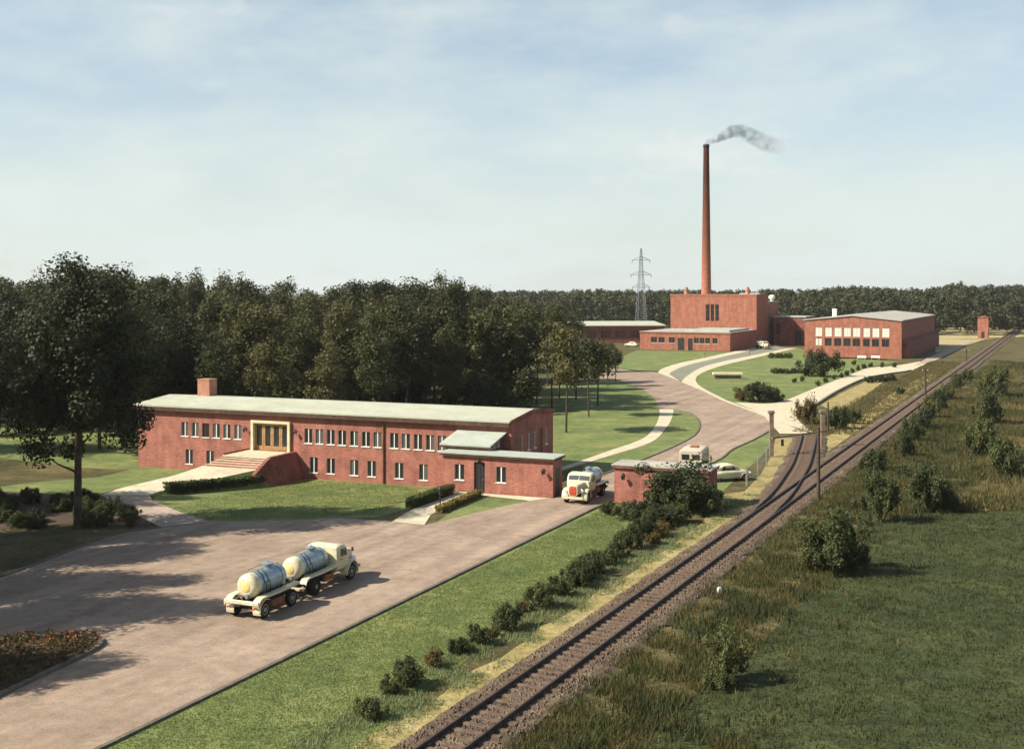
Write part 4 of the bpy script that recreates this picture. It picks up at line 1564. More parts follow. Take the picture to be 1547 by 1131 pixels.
def tank_on(parent, y0, y1, zc, r, manhole_y, cap='cream_paint'):
    m_ = MB()
    L_ = y1 - y0
    prof = [(0.02, 0), (r * 0.55, 0.02), (r * 0.85, 0.08), (r * 0.97, 0.17), (r, 0.28), (r, L_ - 0.28), (r * 0.97, L_ - 0.17), (r * 0.85, L_ - 0.08), (r * 0.55, L_ - 0.02), (0.02, L_)]
    m_.lathe(prof, (0, y0, zc), 'y', 32)
    t_ = m_.build('tank', 'tank_silver', parent, smooth=True)
    m_ = MB()
    e = 0.006
    m_.lathe([(r * 0.55 + e, 0.012 - e), (r * 0.85 + e, 0.075 - e), (r * 0.97 + e, 0.165), (r + e, 0.28), (r + e, 0.52), (r + 0.001, 0.525), (r * 0.5, 0.5), (r * 0.4, 0.2)], (0, y0, zc), 'y', 32)
    m_.build('tank_end', cap, t_, smooth=True)
    m_ = MB()
    m_.lathe([(0.02, -0.03), (r * 0.38, -0.022), (r * 0.44, 0.0), (r * 0.44, 0.03), (0.02, 0.03)], (0, y0 - 0.005, zc), 'y', 28)
    m_.build('end_plate', 'orange_paint', t_, smooth=True)
    m_ = MB()
    m_.lathe([(0.24, -0.08), (0.24, 0.12), (0.29, 0.13), (0.29, 0.17), (0.2, 0.21), (0.05, 0.23), (0.04, 0.3), (0.01, 0.3)], (0, manhole_y, zc + r), 'z', 16)
    m_.build('manhole', 'tank_silver', t_, smooth=True)
    for yb in (y0 + 0.75, y1 - 0.55):
        m_ = MB()
        m_.lathe([(r - 0.01, -0.03), (r + 0.014, -0.03), (r + 0.014, 0.03), (r - 0.01, 0.03)], (0, yb, zc), 'y', 32)
        m_.build('strap', 'galvanised', t_)
    return t_

def tank_fittings(parent, y0, y1, zc, r):
    """ladder, top rail, hose and blank number plate"""
    m_ = MB()
    yl_ = y0 + 0.95
    for dy in (-0.16, 0.16):
        m_.tube([(r + 0.12, yl_ + dy, zc - 0.75), (r + 0.1, yl_ + dy, zc), (r * 0.72, yl_ + dy, zc + r * 0.78), (r * 0.3, yl_ + dy, zc + r + 0.06)], 0.018, 6)
    for q in range(5):
        m_.tube([(r + 0.11, yl_ - 0.16, zc - 0.65 + q * 0.2), (r + 0.11, yl_ + 0.16, zc - 0.65 + q * 0.2)], 0.014, 5)
    m_.build('ladder', 'chassis', parent)
    m_ = MB()
    for sx in (-0.24, 0.24):
        m_.tube([(sx, y0 + 0.5, zc + r * 0.93), (sx, y0 + 0.55, zc + r + 0.1), (sx, y1 - 0.5, zc + r + 0.1), (sx, y1 - 0.45, zc + r * 0.93)], 0.014, 5)
    m_.build('walkway_rail', 'galvanised', parent)
    m_ = MB()
    m_.tube([(0.9, y0 + 0.3, zc - 0.62), (0.93, y0 + 0.9, zc - 0.66), (0.9, (y0 + y1) / 2, zc - 0.62), (0.92, y1 - 0.4, zc - 0.64)], 0.045, 7)
    m_.build('hose', 'rubber', parent)
    m_ = MB()
    m_.lathe([(0.09, 0), (0.09, 0.12), (0.06, 0.14), (0.06, 0.24)], (0.15, y0 - 0.14, zc - r * 0.72), 'y', 10)
    m_.build('outlet_valve', 'galvanised', parent)
    m_ = MB()
    m_.box(-0.3, -0.02, y0 - 0.42, y0 - 0.405, 0.66, 0.76)
    m_.build('number_plate', 'chassis', parent)

def side_apron(parent, sx, y0, y1, z, rear_drop=0.25):
    """pale valance that runs along the tank foot and curls down at the rear"""
    m_ = MB()
    xi, xo = sx * 0.62, sx * 1.0
    path_ = [(y0 - 0.1, z - rear_drop), (y0 + 0.02, z - rear_drop * 0.35), (y0 + 0.25, z), (y0 + 0.6, z + 0.02), ((y0 + y1) / 2, z), (y1 - 0.2, z + 0.03), (y1, z + 0.08)]
    secs = []
    for y, zz in path_:
        secs.append([(xi, y, zz), (xo, y, zz), (xo + sx * 0.02, y, zz - 0.04), (xo, y, zz - 0.1), (xo - sx * 0.03, y, zz - 0.1), (xo - sx * 0.03, y, zz - 0.05), (xi, y, zz - 0.05)])
    m_.loft(secs)
    return m_.build('running_board', 'cream_paint', parent, smooth=True)

def make_truck(label, loc, rz, body='cream_paint'):
    t_ = thing('tank_truck', label, 'truck', loc, rz)
    ch_ = MB()
    ch_.box(-0.42, -0.3, -2.75, 2.75, 0.55, 0.75)
    ch_.box(0.3, 0.42, -2.75, 2.75, 0.55, 0.75)
    for y in (-2.6, -1.6, -0.4, 0.8, 2.0):
        ch_.box(-0.3, 0.3, y - 0.06, y + 0.06, 0.57, 0.73)
    ch_.box(-0.75, 0.75, -1.66, -1.54, 0.4, 0.52)
    ch_.box(-0.75, 0.75, 2.04, 2.16, 0.36, 0.48)
    ch_.build('chassis', 'chassis', t_)
    # cab: lofted along y
    cb_ = MB()
    cb_.loft([rr(1.86, 1.26, 0.2, 0.42, 1.43), rr(1.96, 1.38, 0.24, 0.5, 1.44), rr(2.0, 1.42, 0.26, 0.85, 1.46), rr(2.0, 1.38, 0.26, 1.25, 1.44), rr(1.94, 1.26, 0.24, 1.46, 1.39), rr(1.86, 0.88, 0.2, 1.70, 1.22), rr(1.72, 0.80, 0.18, 1.80, 1.18)])
    cab = cb_.build('cab', body, t_, smooth=True)
    # bonnet
    bn = MB()
    bn.loft([rr(1.3, 0.82, 0.2, 1.76, 1.18), rr(1.16, 0.84, 0.24, 2.1, 1.16), rr(0.98, 0.86, 0.28, 2.55, 1.12), rr(0.86, 0.84, 0.3, 2.9, 1.08), rr(0.74, 0.72, 0.3, 3.0, 1.06)])
    bno = bn.build('bonnet', body, t_, smooth=True)
    gr = MB()
    gr.loft([rr(0.62, 0.74, 0.2, 2.99, 1.05), rr(0.60, 0.72, 0.2, 3.03, 1.05), rr(0.5, 0.62, 0.18, 3.045, 1.05)])
    gro_ = gr.build('grille', 'red_paint', bno, smooth=True)
    for k in range(5):
        b_ = MB()
        xx = -0.2 + 0.1 * k
        b_.box(xx - 0.012, xx + 0.012, 3.045, 3.06, 0.78, 1.32)
        b_.build('grille_bar', 'rust_red', bno)
    sr_ = MB()
    sr_.loft([rr(0.72, 0.86, 0.24, 2.985, 1.06), rr(0.74, 0.88, 0.25, 3.01, 1.06), rr(0.70, 0.84, 0.23, 3.022, 1.06)])
    sr_.build('grille_surround', body, bno, smooth=True)
    # windscreen panes and side glass (set proud of the curved cab skin)
    for sx in (-1, 1):
        g_ = MB()
        x0, x1 = 0.04 * sx, 0.80 * sx
        g_.loft([[(x0, 1.48, 1.97), (x1, 1.48, 1.95), (x1, 1.66, 1.66), (x0, 1.66, 1.66)], [(x0, 1.535, 2.0), (x1, 1.535, 1.98), (x1, 1.725, 1.68), (x0, 1.725, 1.68)]])
        g_.build('windscreen', 'glass_truck', cab)
        s_ = MB()
        s_.loft([[(sx * 0.97, 0.72, 1.55), (sx * 0.97, 1.40, 1.53), (sx * 0.93, 1.30, 1.93), (sx * 0.93, 0.74, 1.96)], [(sx * 1.015, 0.72, 1.55), (sx * 1.01, 1.40, 1.53), (sx * 0.995, 1.30, 1.93), (sx * 1.0, 0.74, 1.96)]])
        s_.build('side_window', 'glass', cab)
        h_ = MB()
        h_.tube([(sx * 1.015, 0.7, 1.4), (sx * 1.03, 0.86, 1.4)], 0.02, 6)
        h_.build('door_handle', 'galvanised', cab)
        # front wings
        f_ = MB()
        secs = []
        for k in range(11):
            a = R(-10 + 195 * k / 10)
            r_ = 0.56 + (0.06 if k in (9, 10) else 0)
            y_, z_ = 2.1 + r_ * math.cos(a), 0.45 + r_ * math.sin(a) * (1.12)
            w2 = 0.2
            xc_ = sx * 0.78
            secs.append([(xc_ - sx * 0.26, y_, z_ + 0.02), (xc_ - sx * 0.1, y_ + 0.05 * math.cos(a), z_ + 0.07), (xc_ + sx * 0.12, y_ + 0.04 * math.cos(a), z_ + 0.06), (xc_ + sx * 0.23, y_, z_), (xc_ + sx * 0.22, y_ - 0.03 * math.cos(a), z_ - 0.04), (xc_ - sx * 0.26, y_ - 0.03 * math.cos(a), z_ - 0.04)])
        f_.loft(secs)
        fo_ = f_.build('wing', body, t_, smooth=True)
        hl_ = MB()
        hl_.lathe([(0.02, -0.2), (0.1, -0.14), (0.15, -0.02), (0.155, 0.03), (0.13, 0.05), (0.02, 0.07)], (sx * 0.62, 2.72, 1.02), 'y', 16)
        hl_.build('headlight', 'headlamp', t_, smooth=True)
        wheel(t_, sx * 0.8, 2.1, 0.45, 0.24, sx)
        wheel(t_, sx * 0.72, -1.6, 0.45, 0.22, sx, dual=True)
        mg = MB()
        arch(mg, sx * 0.5, sx * 1.0, -1.6, 0.45, 0.54, 0.03, 20, 175)
        mg.build('mudguard', 'chassis', t_)
        side_apron(t_, sx, -2.62, 0.38, 1.12)
        tb_ = MB()
        tb_.bevbox(sx * 0.7 - 0.24, sx * 0.7 + 0.24, -0.75, 0.1, 0.5, 0.86, 0.03)
        tb_.build('tool_box', 'rust_red', t_)
        mr = MB()
        mr.tube([(sx * 0.99, 1.5, 1.75), (sx * 1.2, 1.58, 1.8)], 0.015, 6)
        mr.bevbox(sx * 1.24 - 0.06, sx * 1.24 + 0.06, 1.57, 1.6, 1.7, 1.92, 0.01)
        mr.build('mirror', 'chassis', t_)
    bm_ = MB()
    bm_.loft([rr(1.7, 0.16, 0.05, 3.08, 0.56), rr(1.7, 0.16, 0.05, 3.14, 0.56)])
    bm_.build('bumper', body, t_, smooth=True)
    tank_on(t_, -2.72, 0.34, 1.52, 0.58, -0.7)
    tank_fittings(t_, -2.72, 0.34, 1.52, 0.58)
    cr_ = MB()
    for y in (-2.2, -1.0, 0.0):
        cr_.box(-0.5, 0.5, y - 0.08, y + 0.08, 0.753, 1.2)
    cr_.build('cradle', 'chassis', t_)
    rb = MB()
    rb.box(-0.9, 0.9, -2.86, -2.78, 0.5, 0.64)
    rb.build('rear_bumper', body, t_)
    for sx in (-1, 1):
        l_ = MB()
        l_.lathe([(0.06, 0.02), (0.07, -0.02), (0.03, -0.05)], (sx * 0.75, -2.87, 0.57), 'y', 10)
        l_.build('tail_light', 'red_paint', t_)
    return t_

def make_trailer(label, loc, rz):
    t_ = thing('tank_trailer', label, 'trailer', loc, rz)
    ch_ = MB()
    for sx in (-1, 1):
        ch_.box(sx * 0.42 - 0.06, sx * 0.42 + 0.06, -1.75, 1.7, 0.55, 0.75)
    for y in (-1.6, 0.0, 1.4):
        ch_.box(-0.36, 0.36, y - 0.06, y + 0.06, 0.57, 0.73)
    ch_.box(-0.8, 0.8, -1.26, -1.14, 0.37, 0.49)
    ch_.box(-0.8, 0.8, 1.14, 1.26, 0.37, 0.49)
    ch_.build('chassis', 'chassis', t_)
    d_ = MB()
    d_.tube([(-0.3, 1.5, 0.55), (0, 2.55, 0.55)], 0.05, 6)
    d_.tube([(0.3, 1.5, 0.55), (0, 2.55, 0.55)], 0.05, 6)
    d_.tube([(0, 2.5, 0.55), (0, 2.75, 0.55)], 0.06, 6)
    d_.build('drawbar', 'chassis', t_)
    for sx in (-1, 1):
        wheel(t_, sx * 0.82, -1.2, 0.43, 0.26, sx)
        wheel(t_, sx * 0.82, 1.2, 0.43, 0.26, sx)
        side_apron(t_, sx, -1.78, 1.75, 1.08, 0.34)
        tb_ = MB()
        tb_.bevbox(sx * 0.72 - 0.2, sx * 0.72 + 0.2, -0.55, 0.5, 0.42, 0.74, 0.03)
        tb_.build('tool_box', 'rust_red', t_)
        mf = MB()
        arch(mf, sx * 0.55, sx * 1.0, -1.2, 0.43, 0.5, 0.03, 60, 200)
        mf.build('mudguard', 'cream_paint', t_)
        l_ = MB()
        l_.lathe([(0.06, 0.02), (0.07, -0.02), (0.03, -0.05)], (sx * 0.75, -1.93, 0.62), 'y', 10)
        l_.build('tail_light', 'red_paint', t_)
    rb = MB()
    rb.bevbox(-1.0, 1.0, -1.92, -1.82, 0.74, 0.95, 0.03)
    rb.build('rear_panel', 'cream_paint', t_)
    tank_on(t_, -1.55, 1.35, 1.52, 0.6, 0.35)
    tank_fittings(t_, -1.55, 1.35, 1.52, 0.6)
    cr_ = MB()
    for y in (-1.0, 0.0, 0.9):
        cr_.box(-0.5, 0.5, y - 0.08, y + 0.08, 0.753, 1.15)
    cr_.build('cradle', 'chassis', t_)
    return t_

rz_n = math.atan2(ND.y, ND.x) - math.pi / 2       # local +y along the drive, away
# forecourt combination: anchor on the right-hand wheels seen in the photograph
trl = Vector(G(399, 934))          # trailer rear right wheel foot
side_v = Vector((ND.y, -ND.x))
tr_c = trl - side_v * 0.85 + ND * 1.2
make_trailer('cream and silver tank trailer coupled behind the truck on the forecourt', (tr_c.x, tr_c.y, 0.02), rz_n)
tkr = Vector(G(480, 901))
tk_c = tr_c + ND * (1.2 + 1.55 + 2.86 - 0.55)
tk1 = make_truck('cream tank truck towing a tank trailer across the forecourt', (tk_c.x, tk_c.y, 0.02), rz_n)
# truck coming out of the gate
gt = Vector(G(867, 762))
gt_c = gt - (-ND) * 0 + ND * 2.75
make_truck('cream tank truck with red grille driving out through the gate', (gt_c.x, gt_c.y, 0.02), rz_n + math.pi)
ft = Vector(((1152 - CX) / F * 322, 322))
copy_tree(tk1, (ft.x, ft.y, 0.0), R(200), 'tank truck parked against the shaded side of the front range')

def make_car(label, loc, rz, paint='cream_paint'):
    t_ = thing('car', label, 'car', loc, rz)
    b_ = MB()
    secs = []
    for y, w_, z0_, z1_ in ((-2.0, 1.0, 0.38, 0.62), (-1.9, 1.3, 0.28, 0.78), (-1.4, 1.5, 0.25, 0.92), (-0.5, 1.54, 0.25, 0.93), (0.5, 1.54, 0.25, 0.93), (1.1, 1.46, 0.25, 0.9), (1.7, 1.3, 0.28, 0.8), (1.95, 1.0, 0.36, 0.62)):
        secs.append(rr(w_, z1_ - z0_, 0.2, y, (z0_ + z1_) / 2))
    b_.loft(secs)
    bo = b_.build('body', paint, t_, smooth=True)
    c_ = MB()
    c_.loft([rr(1.2, 0.1, 0.05, -1.55, 0.86), rr(1.24, 0.46, 0.2, -1.1, 1.08), rr(1.26, 0.62, 0.26, -0.5, 1.14), rr(1.26, 0.62, 0.26, 0.1, 1.14), rr(1.22, 0.42, 0.18, 0.55, 1.06), rr(1.16, 0.1, 0.05, 0.85, 0.92)])
    c_.build('roof', paint, t_, smooth=True)
    for sx in (-1, 1):
        g_ = MB()
        g_.loft([[(sx * 0.60, -0.95, 1.0), (sx * 0.60, 0.42, 1.0), (sx * 0.57, 0.2, 1.3), (sx * 0.57, -0.75, 1.3)], [(sx * 0.642, -0.95, 1.0), (sx * 0.642, 0.42, 1.0), (sx * 0.615, 0.2, 1.3), (sx * 0.615, -0.75, 1.3)]])
        g_.build('side_window', 'glass', t_)
        for y in (-1.25, 1.2):
            wheel(t_, sx * 0.66, y, 0.31, 0.17, sx)
            a_ = MB()
            arch(a_, sx * 0.52, sx * 0.80, y, 0.31, 0.36, 0.05, 0, 180, flare=0.03)
            a_.build('wing', paint, t_, smooth=True)
        h_ = MB()
        h_.lathe([(0.02, -0.12), (0.1, -0.04), (0.1, 0.02), (0.03, 0.05)], (sx * 0.55, 1.78, 0.66), 'y', 12)
        h_.build('headlight', 'headlamp', t_, smooth=True)
    g_ = MB()
    g_.loft([[(-0.5, 0.52, 1.22), (0.5, 0.52, 1.22), (0.52, 0.84, 0.95), (-0.52, 0.84, 0.95)], [(-0.5, 0.56, 1.25), (0.5, 0.56, 1.25), (0.52, 0.88, 0.98), (-0.52, 0.88, 0.98)]])
    g_.build('windscreen', 'glass_truck', t_)
    for y in (-2.04, 1.98):
        m_ = MB()
        m_.loft([rr(1.4, 0.1, 0.04, y, 0.42), rr(1.4, 0.1, 0.04, y + 0.06, 0.42)])
        m_.build('bumper', 'galvanised', t_, smooth=True)
    return t_
cp_ = Vector(G(1101, 728))
car = make_car('small cream car parked on the grass beside the gatehouse end wall', (cp_.x + 0.1, cp_.y + 0.9, 0.0), R(-72))
wc = Vector(((954 - CX) / F * 335, 335))
copy_tree(car, (wc.x, wc.y, 0), R(60), 'pale car parked at the corner of the works front range')

# delivery van behind the gatehouse
vc = Vector(((1050 - CX) / F * 101.5, 101.5))
van = thing('delivery_van', 'pale boxy delivery van parked on the yard road behind the gatehouse', 'van', (vc.x, vc.y, 0.02), rz_n + R(4))
m = MB()
m.loft([rr(1.9, 1.7, 0.2, -2.3, 1.42), rr(2.0, 1.84, 0.22, -2.15, 1.44), rr(2.04, 1.88, 0.24, 0, 1.45), rr(2.0, 1.86, 0.24, 1.3, 1.44), rr(1.9, 1.6, 0.24, 1.75, 1.3), rr(1.7, 0.9, 0.2, 2.0, 0.98), rr(1.5, 0.7, 0.2, 2.3, 0.9)])
vb = m.build('body', 'van_paint', van, smooth=True)
for sx in (-1, 1):
    for y in (-1.4, 1.5):
        wheel(van, sx * 0.84, y, 0.38, 0.2, sx)
    g_ = MB()
    g_.box(sx * 0.99, sx * 1.03, 0.5, 1.25, 1.5, 2.0)
    g_.build('side_window', 'glass', vb)
    g_ = MB()
    g_.box(sx * 0.45 - 0.32, sx * 0.45 + 0.32, -2.33, -2.28, 1.55, 2.0)
    g_.build('rear_window', 'glass', vb)
g_ = MB()
g_.loft([[(-0.75, 1.74, 2.0), (0.75, 1.74, 2.0), (0.8, 2.0, 1.42), (-0.8, 2.0, 1.42)], [(-0.75, 1.78, 2.02), (0.75, 1.78, 2.02), (0.8, 2.04, 1.44), (-0.8, 2.04, 1.44)]])
g_.build('windscreen', 'glass_truck', vb)
m = MB()
m.bevbox(-0.35, 0.35, -0.6, 0.1, 2.385, 2.5, 0.04)
m.build('roof_hatch', 'rust_red', vb)
m = MB()
m.box(-0.95, 0.95, -2.42, -2.32, 0.45, 0.6)
m.build('bumper', 'chassis', van)

# ------------------------------------------------------------------ foliage
def leaf_mesh(name, centers, radii, n_per, size, mat, up=0.35, flat=1.0, seed=0, zmin=None):
    """leaf-sized faces spread through clumps"""
    r = np.random.default_rng(seed)
    C = np.repeat(np.asarray(centers, float), n_per, axis=0)
    Rr = np.repeat(np.asarray(radii, float), n_per)[:, None]
    n = len(C)
    d = r.normal(size=(n, 3))
    d /= np.linalg.norm(d, axis=1)[:, None]
    rad = r.random((n, 1)) ** 0.45
    P = C + d * rad * Rr * np.array([1, 1, flat])
    nrm = d + np.array([0, 0, up]) + r.normal(size=(n, 3)) * 0.55
    nrm /= np.linalg.norm(nrm, axis=1)[:, None]
    ref = r.normal(size=(n, 3))
    a = np.cross(nrm, ref)
    a /= np.linalg.norm(a, axis=1)[:, None]
    b = np.cross(nrm, a)
    s = size * r.uniform(0.6, 1.35, (n, 1))
    asp = r.uniform(0.55, 0.95, (n, 1))
    q0 = P - a * s * 0.5
    q1 = P + b * s * 0.5 * asp
    q2 = P + a * s * 0.5 + nrm * s * 0.12
    q3 = P - b * s * 0.5 * asp
    V = np.stack([q0, q1, q2, q3], 1).reshape(-1, 3)
    if zmin is not None:
        V[:, 2] = np.maximum(V[:, 2], zmin)
    me_ = bpy.data.meshes.new(name)
    me_.vertices.add(len(V))
    me_.vertices.foreach_set('co', V.ravel())
    me_.loops.add(n * 4)
    me_.loops.foreach_set('vertex_index', np.arange(n * 4, dtype=np.int32))
    me_.polygons.add(n)
    me_.polygons.foreach_set('loop_start', np.arange(0, n * 4, 4, dtype=np.int32))
    me_.polygons.foreach_set('loop_total', np.full(n, 4, dtype=np.int32))
    me_.update(calc_edges=True)
    me_.materials.append(MAT(mat))
    return me_

def clumps(n, rx, ry, z0, z1, r, seed, cone=0.0):
    g = np.random.default_rng(seed)
    out, rad = [], []
    for k in range(n):
        for _ in range(50):
            d = g.normal(size=3)
            d /= np.linalg.norm(d)
            q = g.random() ** 0.4
            p = d * q
            if p[2] > -0.85:
                break
        t = (p[2] + 1) / 2
        sh = 1 - cone * t
        out.append((p[0] * rx * sh, p[1] * ry * sh, z0 + (z1 - z0) * t))
        rad.append(r * g.uniform(0.7, 1.3))
    return out, rad

def trunk_mesh(h, r0, ctr, seed, limbs=9, mat='bark'):
    g = random.Random(seed)
    m_ = MB()
    lean = g.uniform(-0.25, 0.25)
    pts = [(0, 0, -0.4), (0.02, 0, 0.3), (lean * 0.3, g.uniform(-.1, .1), h * 0.3), (lean * 0.6, g.uniform(-.15, .15), h * 0.6), (lean, 0, h * 0.92)]
    m_.tube(pts, [r0 * 1.5, r0 * 1.08, r0 * 0.85, r0 * 0.55, r0 * 0.1], 9)
    idx = list(range(len(ctr)))
    g.shuffle(idx)
    for k in idx[:limbs]:
        c = ctr[k]
        zs = max(h * 0.22, min(c[2] - abs(c[0]) * 0.6 - 0.5, h * 0.8))
        s_ = (lean * zs / h, 0, zs)
        mid = ((s_[0] + c[0]) / 2, c[1] / 2, (zs + c[2]) / 2 - 0.2)
        m_.tube([s_, mid, tuple(c)], [r0 * 0.38, r0 * 0.22, r0 * 0.05], 6)
    me_ = m_.mesh('trunk', True)
    me_.materials.append(MAT(mat))
    return me_

PROTO = []
def proto(h, rx, cb0, nc, cr_, npl, ls, mat, seed, r0=0.24, cone=0.15):
    c, rad = clumps(nc, rx, rx, h * cb0, h - cr_ * 0.6, cr_, seed, cone)
    cm_ = leaf_mesh('crown', c, rad, npl, ls, mat, seed=seed)
    tm = trunk_mesh(h, r0, c, seed)
    PROTO.append((tm, cm_, h))
    return len(PROTO) - 1

wood_p = [proto(18, 3.5, 0.10, 64, 1.35, 110, 0.36, 'leaf_dark', 1, 0.17), proto(18, 3.1, 0.14, 56, 1.3, 110, 0.36, 'leaf_olive', 2, 0.15), proto(18, 3.9, 0.12, 66, 1.45, 110, 0.37, 'leaf_olive', 3, 0.17),
          proto(18, 3.2, 0.08, 60, 1.3, 110, 0.36, 'leaf_dark', 4, 0.16, cone=0.25), proto(18, 3.6, 0.16, 56, 1.35, 115, 0.36, 'leaf_olive', 5, 0.17), proto(18, 2.9, 0.12, 52, 1.25, 110, 0.35, 'leaf_olive', 6, 0.15, cone=0.3)]
park_p = [proto(12, 2.9, 0.40, 34, 1.15, 105, 0.34, 'leaf_olive', 21, 0.12, 0.1), proto(12, 2.5, 0.42, 30, 1.1, 105, 0.34, 'leaf_olive', 22, 0.11, 0.2), proto(12, 3.3, 0.36, 36, 1.2, 105, 0.34, 'leaf_dark', 23, 0.13, 0.1)]

def tree(kind, X, Y, h, label, group=None, rz=None, wide=1.0, name='broadleaf_tree'):
    tm, cm_, h0 = PROTO[kind]
    s_ = h / h0
    o = thing(name, label, 'tree', (X, Y, hgt(X, Y)), random.uniform(0, 6.28) if rz is None else rz, group)
    o.scale = (s_ * wide, s_ * wide, s_)
    obj('trunk', tm, o)
    obj('crown', cm_, o)
    return o

sil = [(-60, 408), (0, 405), (60, 410), (110, 394), (150, 384), (185, 394), (205, 404), (230, 402), (300, 399), (350, 402), (420, 412), (470, 421), (520, 416), (560, 412), (620, 412), (650, 408), (672, 402), (700, 412), (725, 424), (760, 431), (790, 441), (850, 442), (885, 452)]
sx_ = [a for a, b in sil]
sy_ = [b for a, b in sil]
def topy(px):
    return float(np.interp(px, sx_, sy_))
WL = 'tall dark broadleaf tree of the dense wood behind the office'
WG = 'trees of the wood behind the office'
rt = random.Random(31)
cnt = 0
for row, (Y0, p0, p1, step) in enumerate(((132, -60, 500, 38), (141, -40, 640, 40), (152, -60, 700, 36), (166, -30, 760, 36), (182, -50, 800, 34), (202, -20, 850, 32), (228, -40, 875, 30))):
    px = p0 + rt.uniform(0, 20)
    while px < p1:
        Y = Y0 + rt.uniform(-5, 5)
        X = (px - CX) / F * Y
        ul, dl = toU(X, Y)
        if not (4 < ul < 47 and dl < 19):
            hmax = zat(topy(px) + 4, Y)
            h_ = hmax - abs(rt.gauss(0, 1.1)) - (rt.uniform(0.5, 4.0) if row < 3 else 0) - (0 if row else 2)
            tree(rt.choice(wood_p), X, Y, max(9, h_), WL, WG, rt.uniform(0, 6.28), rt.uniform(0.95, 1.2))
            cnt += 1
        px += step * rt.uniform(0.8, 1.25)
# marked tip near the middle of the wood
for px, Y, py in ((672, 176, 400), (150, 120, 380), (122, 118, 392), (186, 122, 392), (233, 150, 401), (560, 178, 412), (305, 186, 398), (790, 205, 440), (845, 200, 441)):
    tree(wood_p[2], (px - CX) / F * Y, Y, zat(py, Y), WL, WG, rt.uniform(0, 6.28))
# small trees on the works lawn
PG = 'slender trees on the works lawn'
PL = 'slender park tree with a bare thin trunk on the works lawn behind the office'
for k, (px, py, ptop, kind) in enumerate(((855.5, 653, 487, 0), (889.5, 629, 500, 1), (903, 612.5, 503, 2), (834, 620, 478, 0), (844.6, 601, 480, 2), (811, 611, 470, 1), (757, 619, 452, 0), (770, 612, 450, 2), (722, 622, 455, 1), (690, 620, 448, 2), (655, 622, 452, 0), (618, 624, 458, 1), (580, 622, 450, 2), (540, 622, 470, 0), (868, 590, 486, 1), (918, 584, 512, 0), (870, 605, 492, 2), (735, 600, 445, 1), (790, 592, 452, 2), (930, 577, 520, 1))):
    X, Y = G(px, py)
    tree(park_p[kind], X, Y, zat(ptop, Y), 'slender lawn tree standing closest to the brick gable end of the office' if k == 0 else PL, PG, rt.uniform(0, 6.28), 1.0, 'park_tree')

# big oak at the left and its neighbours
c, rad = clumps(105, 5.6, 5.4, 4.2, 18.2, 1.35, 77, 0.2)
OAK = (trunk_mesh(17.5, 0.27, c, 77, 16), leaf_mesh('crown', c, rad, 380, 0.245, 'leaf_dark', seed=77), 19.2)
PROTO.append(OAK)
oak = len(PROTO) - 1
ox, oy = G(117, 797)
tree(oak, ox, oy, 18.6, 'huge dark oak standing over the hedge beside the entrance path', None, 0.4, 1.0, 'oak_tree')
for X, Y, h_, lab in ((-38.5, 66.5, 16.5, 'oak outside the forecourt shading the hedge bed'), (-38.5, 73.5, 17.5, 'oak outside the forecourt beside the shaded shrub bed'), (-33.2, 54.0, 16.5, 'oak outside the forecourt shading the paving above the flower bed'), (-36.0, 59.5, 15.5, 'oak outside the forecourt shading the middle of the paving'), (-32.0, 45.5, 13.0, 'smaller oak outside the forecourt beside the flower bed'), (-42, 49.5, 15.5, 'unseen oak added behind the smaller oak to thicken the forecourt shade'), (-44, 58.0, 17.0, 'unseen oak added behind the middle oaks to thicken the forecourt shade'), (-46.5, 69.5, 18.0, 'unseen oak added behind the shrub bed to thicken the forecourt shade'), (-48, 84, 19.0, 'oak standing away from the entrance path towards the wood'), (-64, 114, 19.0, 'oak at the wood edge beyond the office left end')):  # the three second-row oaks are unseen, added to thicken the forecourt shade
    tree(oak, X, Y, h_, lab, None, rt.uniform(0, 6.28), 0.9 if Y < 76 else 1.0, 'oak_tree')

# understorey bushes along the wood edge
c, rad = clumps(44, 2.2, 2.0, 0.5, 4.2, 0.8, 91, 0.3)
UND = leaf_mesh('foliage', c, rad, 90, 0.30, 'leaf_dark', seed=91, zmin=0.0)
UST = trunk_mesh(3.6, 0.07, c, 91, 8)
ru = random.Random(17)
for k in range(64):
    px = ru.uniform(-30, 790)
    Y = ru.uniform(134, 150) if px < 480 else ru.uniform(150, 185)
    X = (px - CX) / F * Y
    ul, dl = toU(X, Y)
    if 3 < ul < 47 and dl < 20:
        continue
    o = thing('understorey_bush', 'dense dark bush growing between the trunks at the wood edge', 'bush', (X, Y, hgt(X, Y)), ru.uniform(0, 6.28), 'bushes under the wood edge')
    q = ru.uniform(0.7, 1.35)
    o.scale = (q * 1.15, q * 1.15, q)
    obj('foliage', UND, o)
    obj('stem', UST, o)

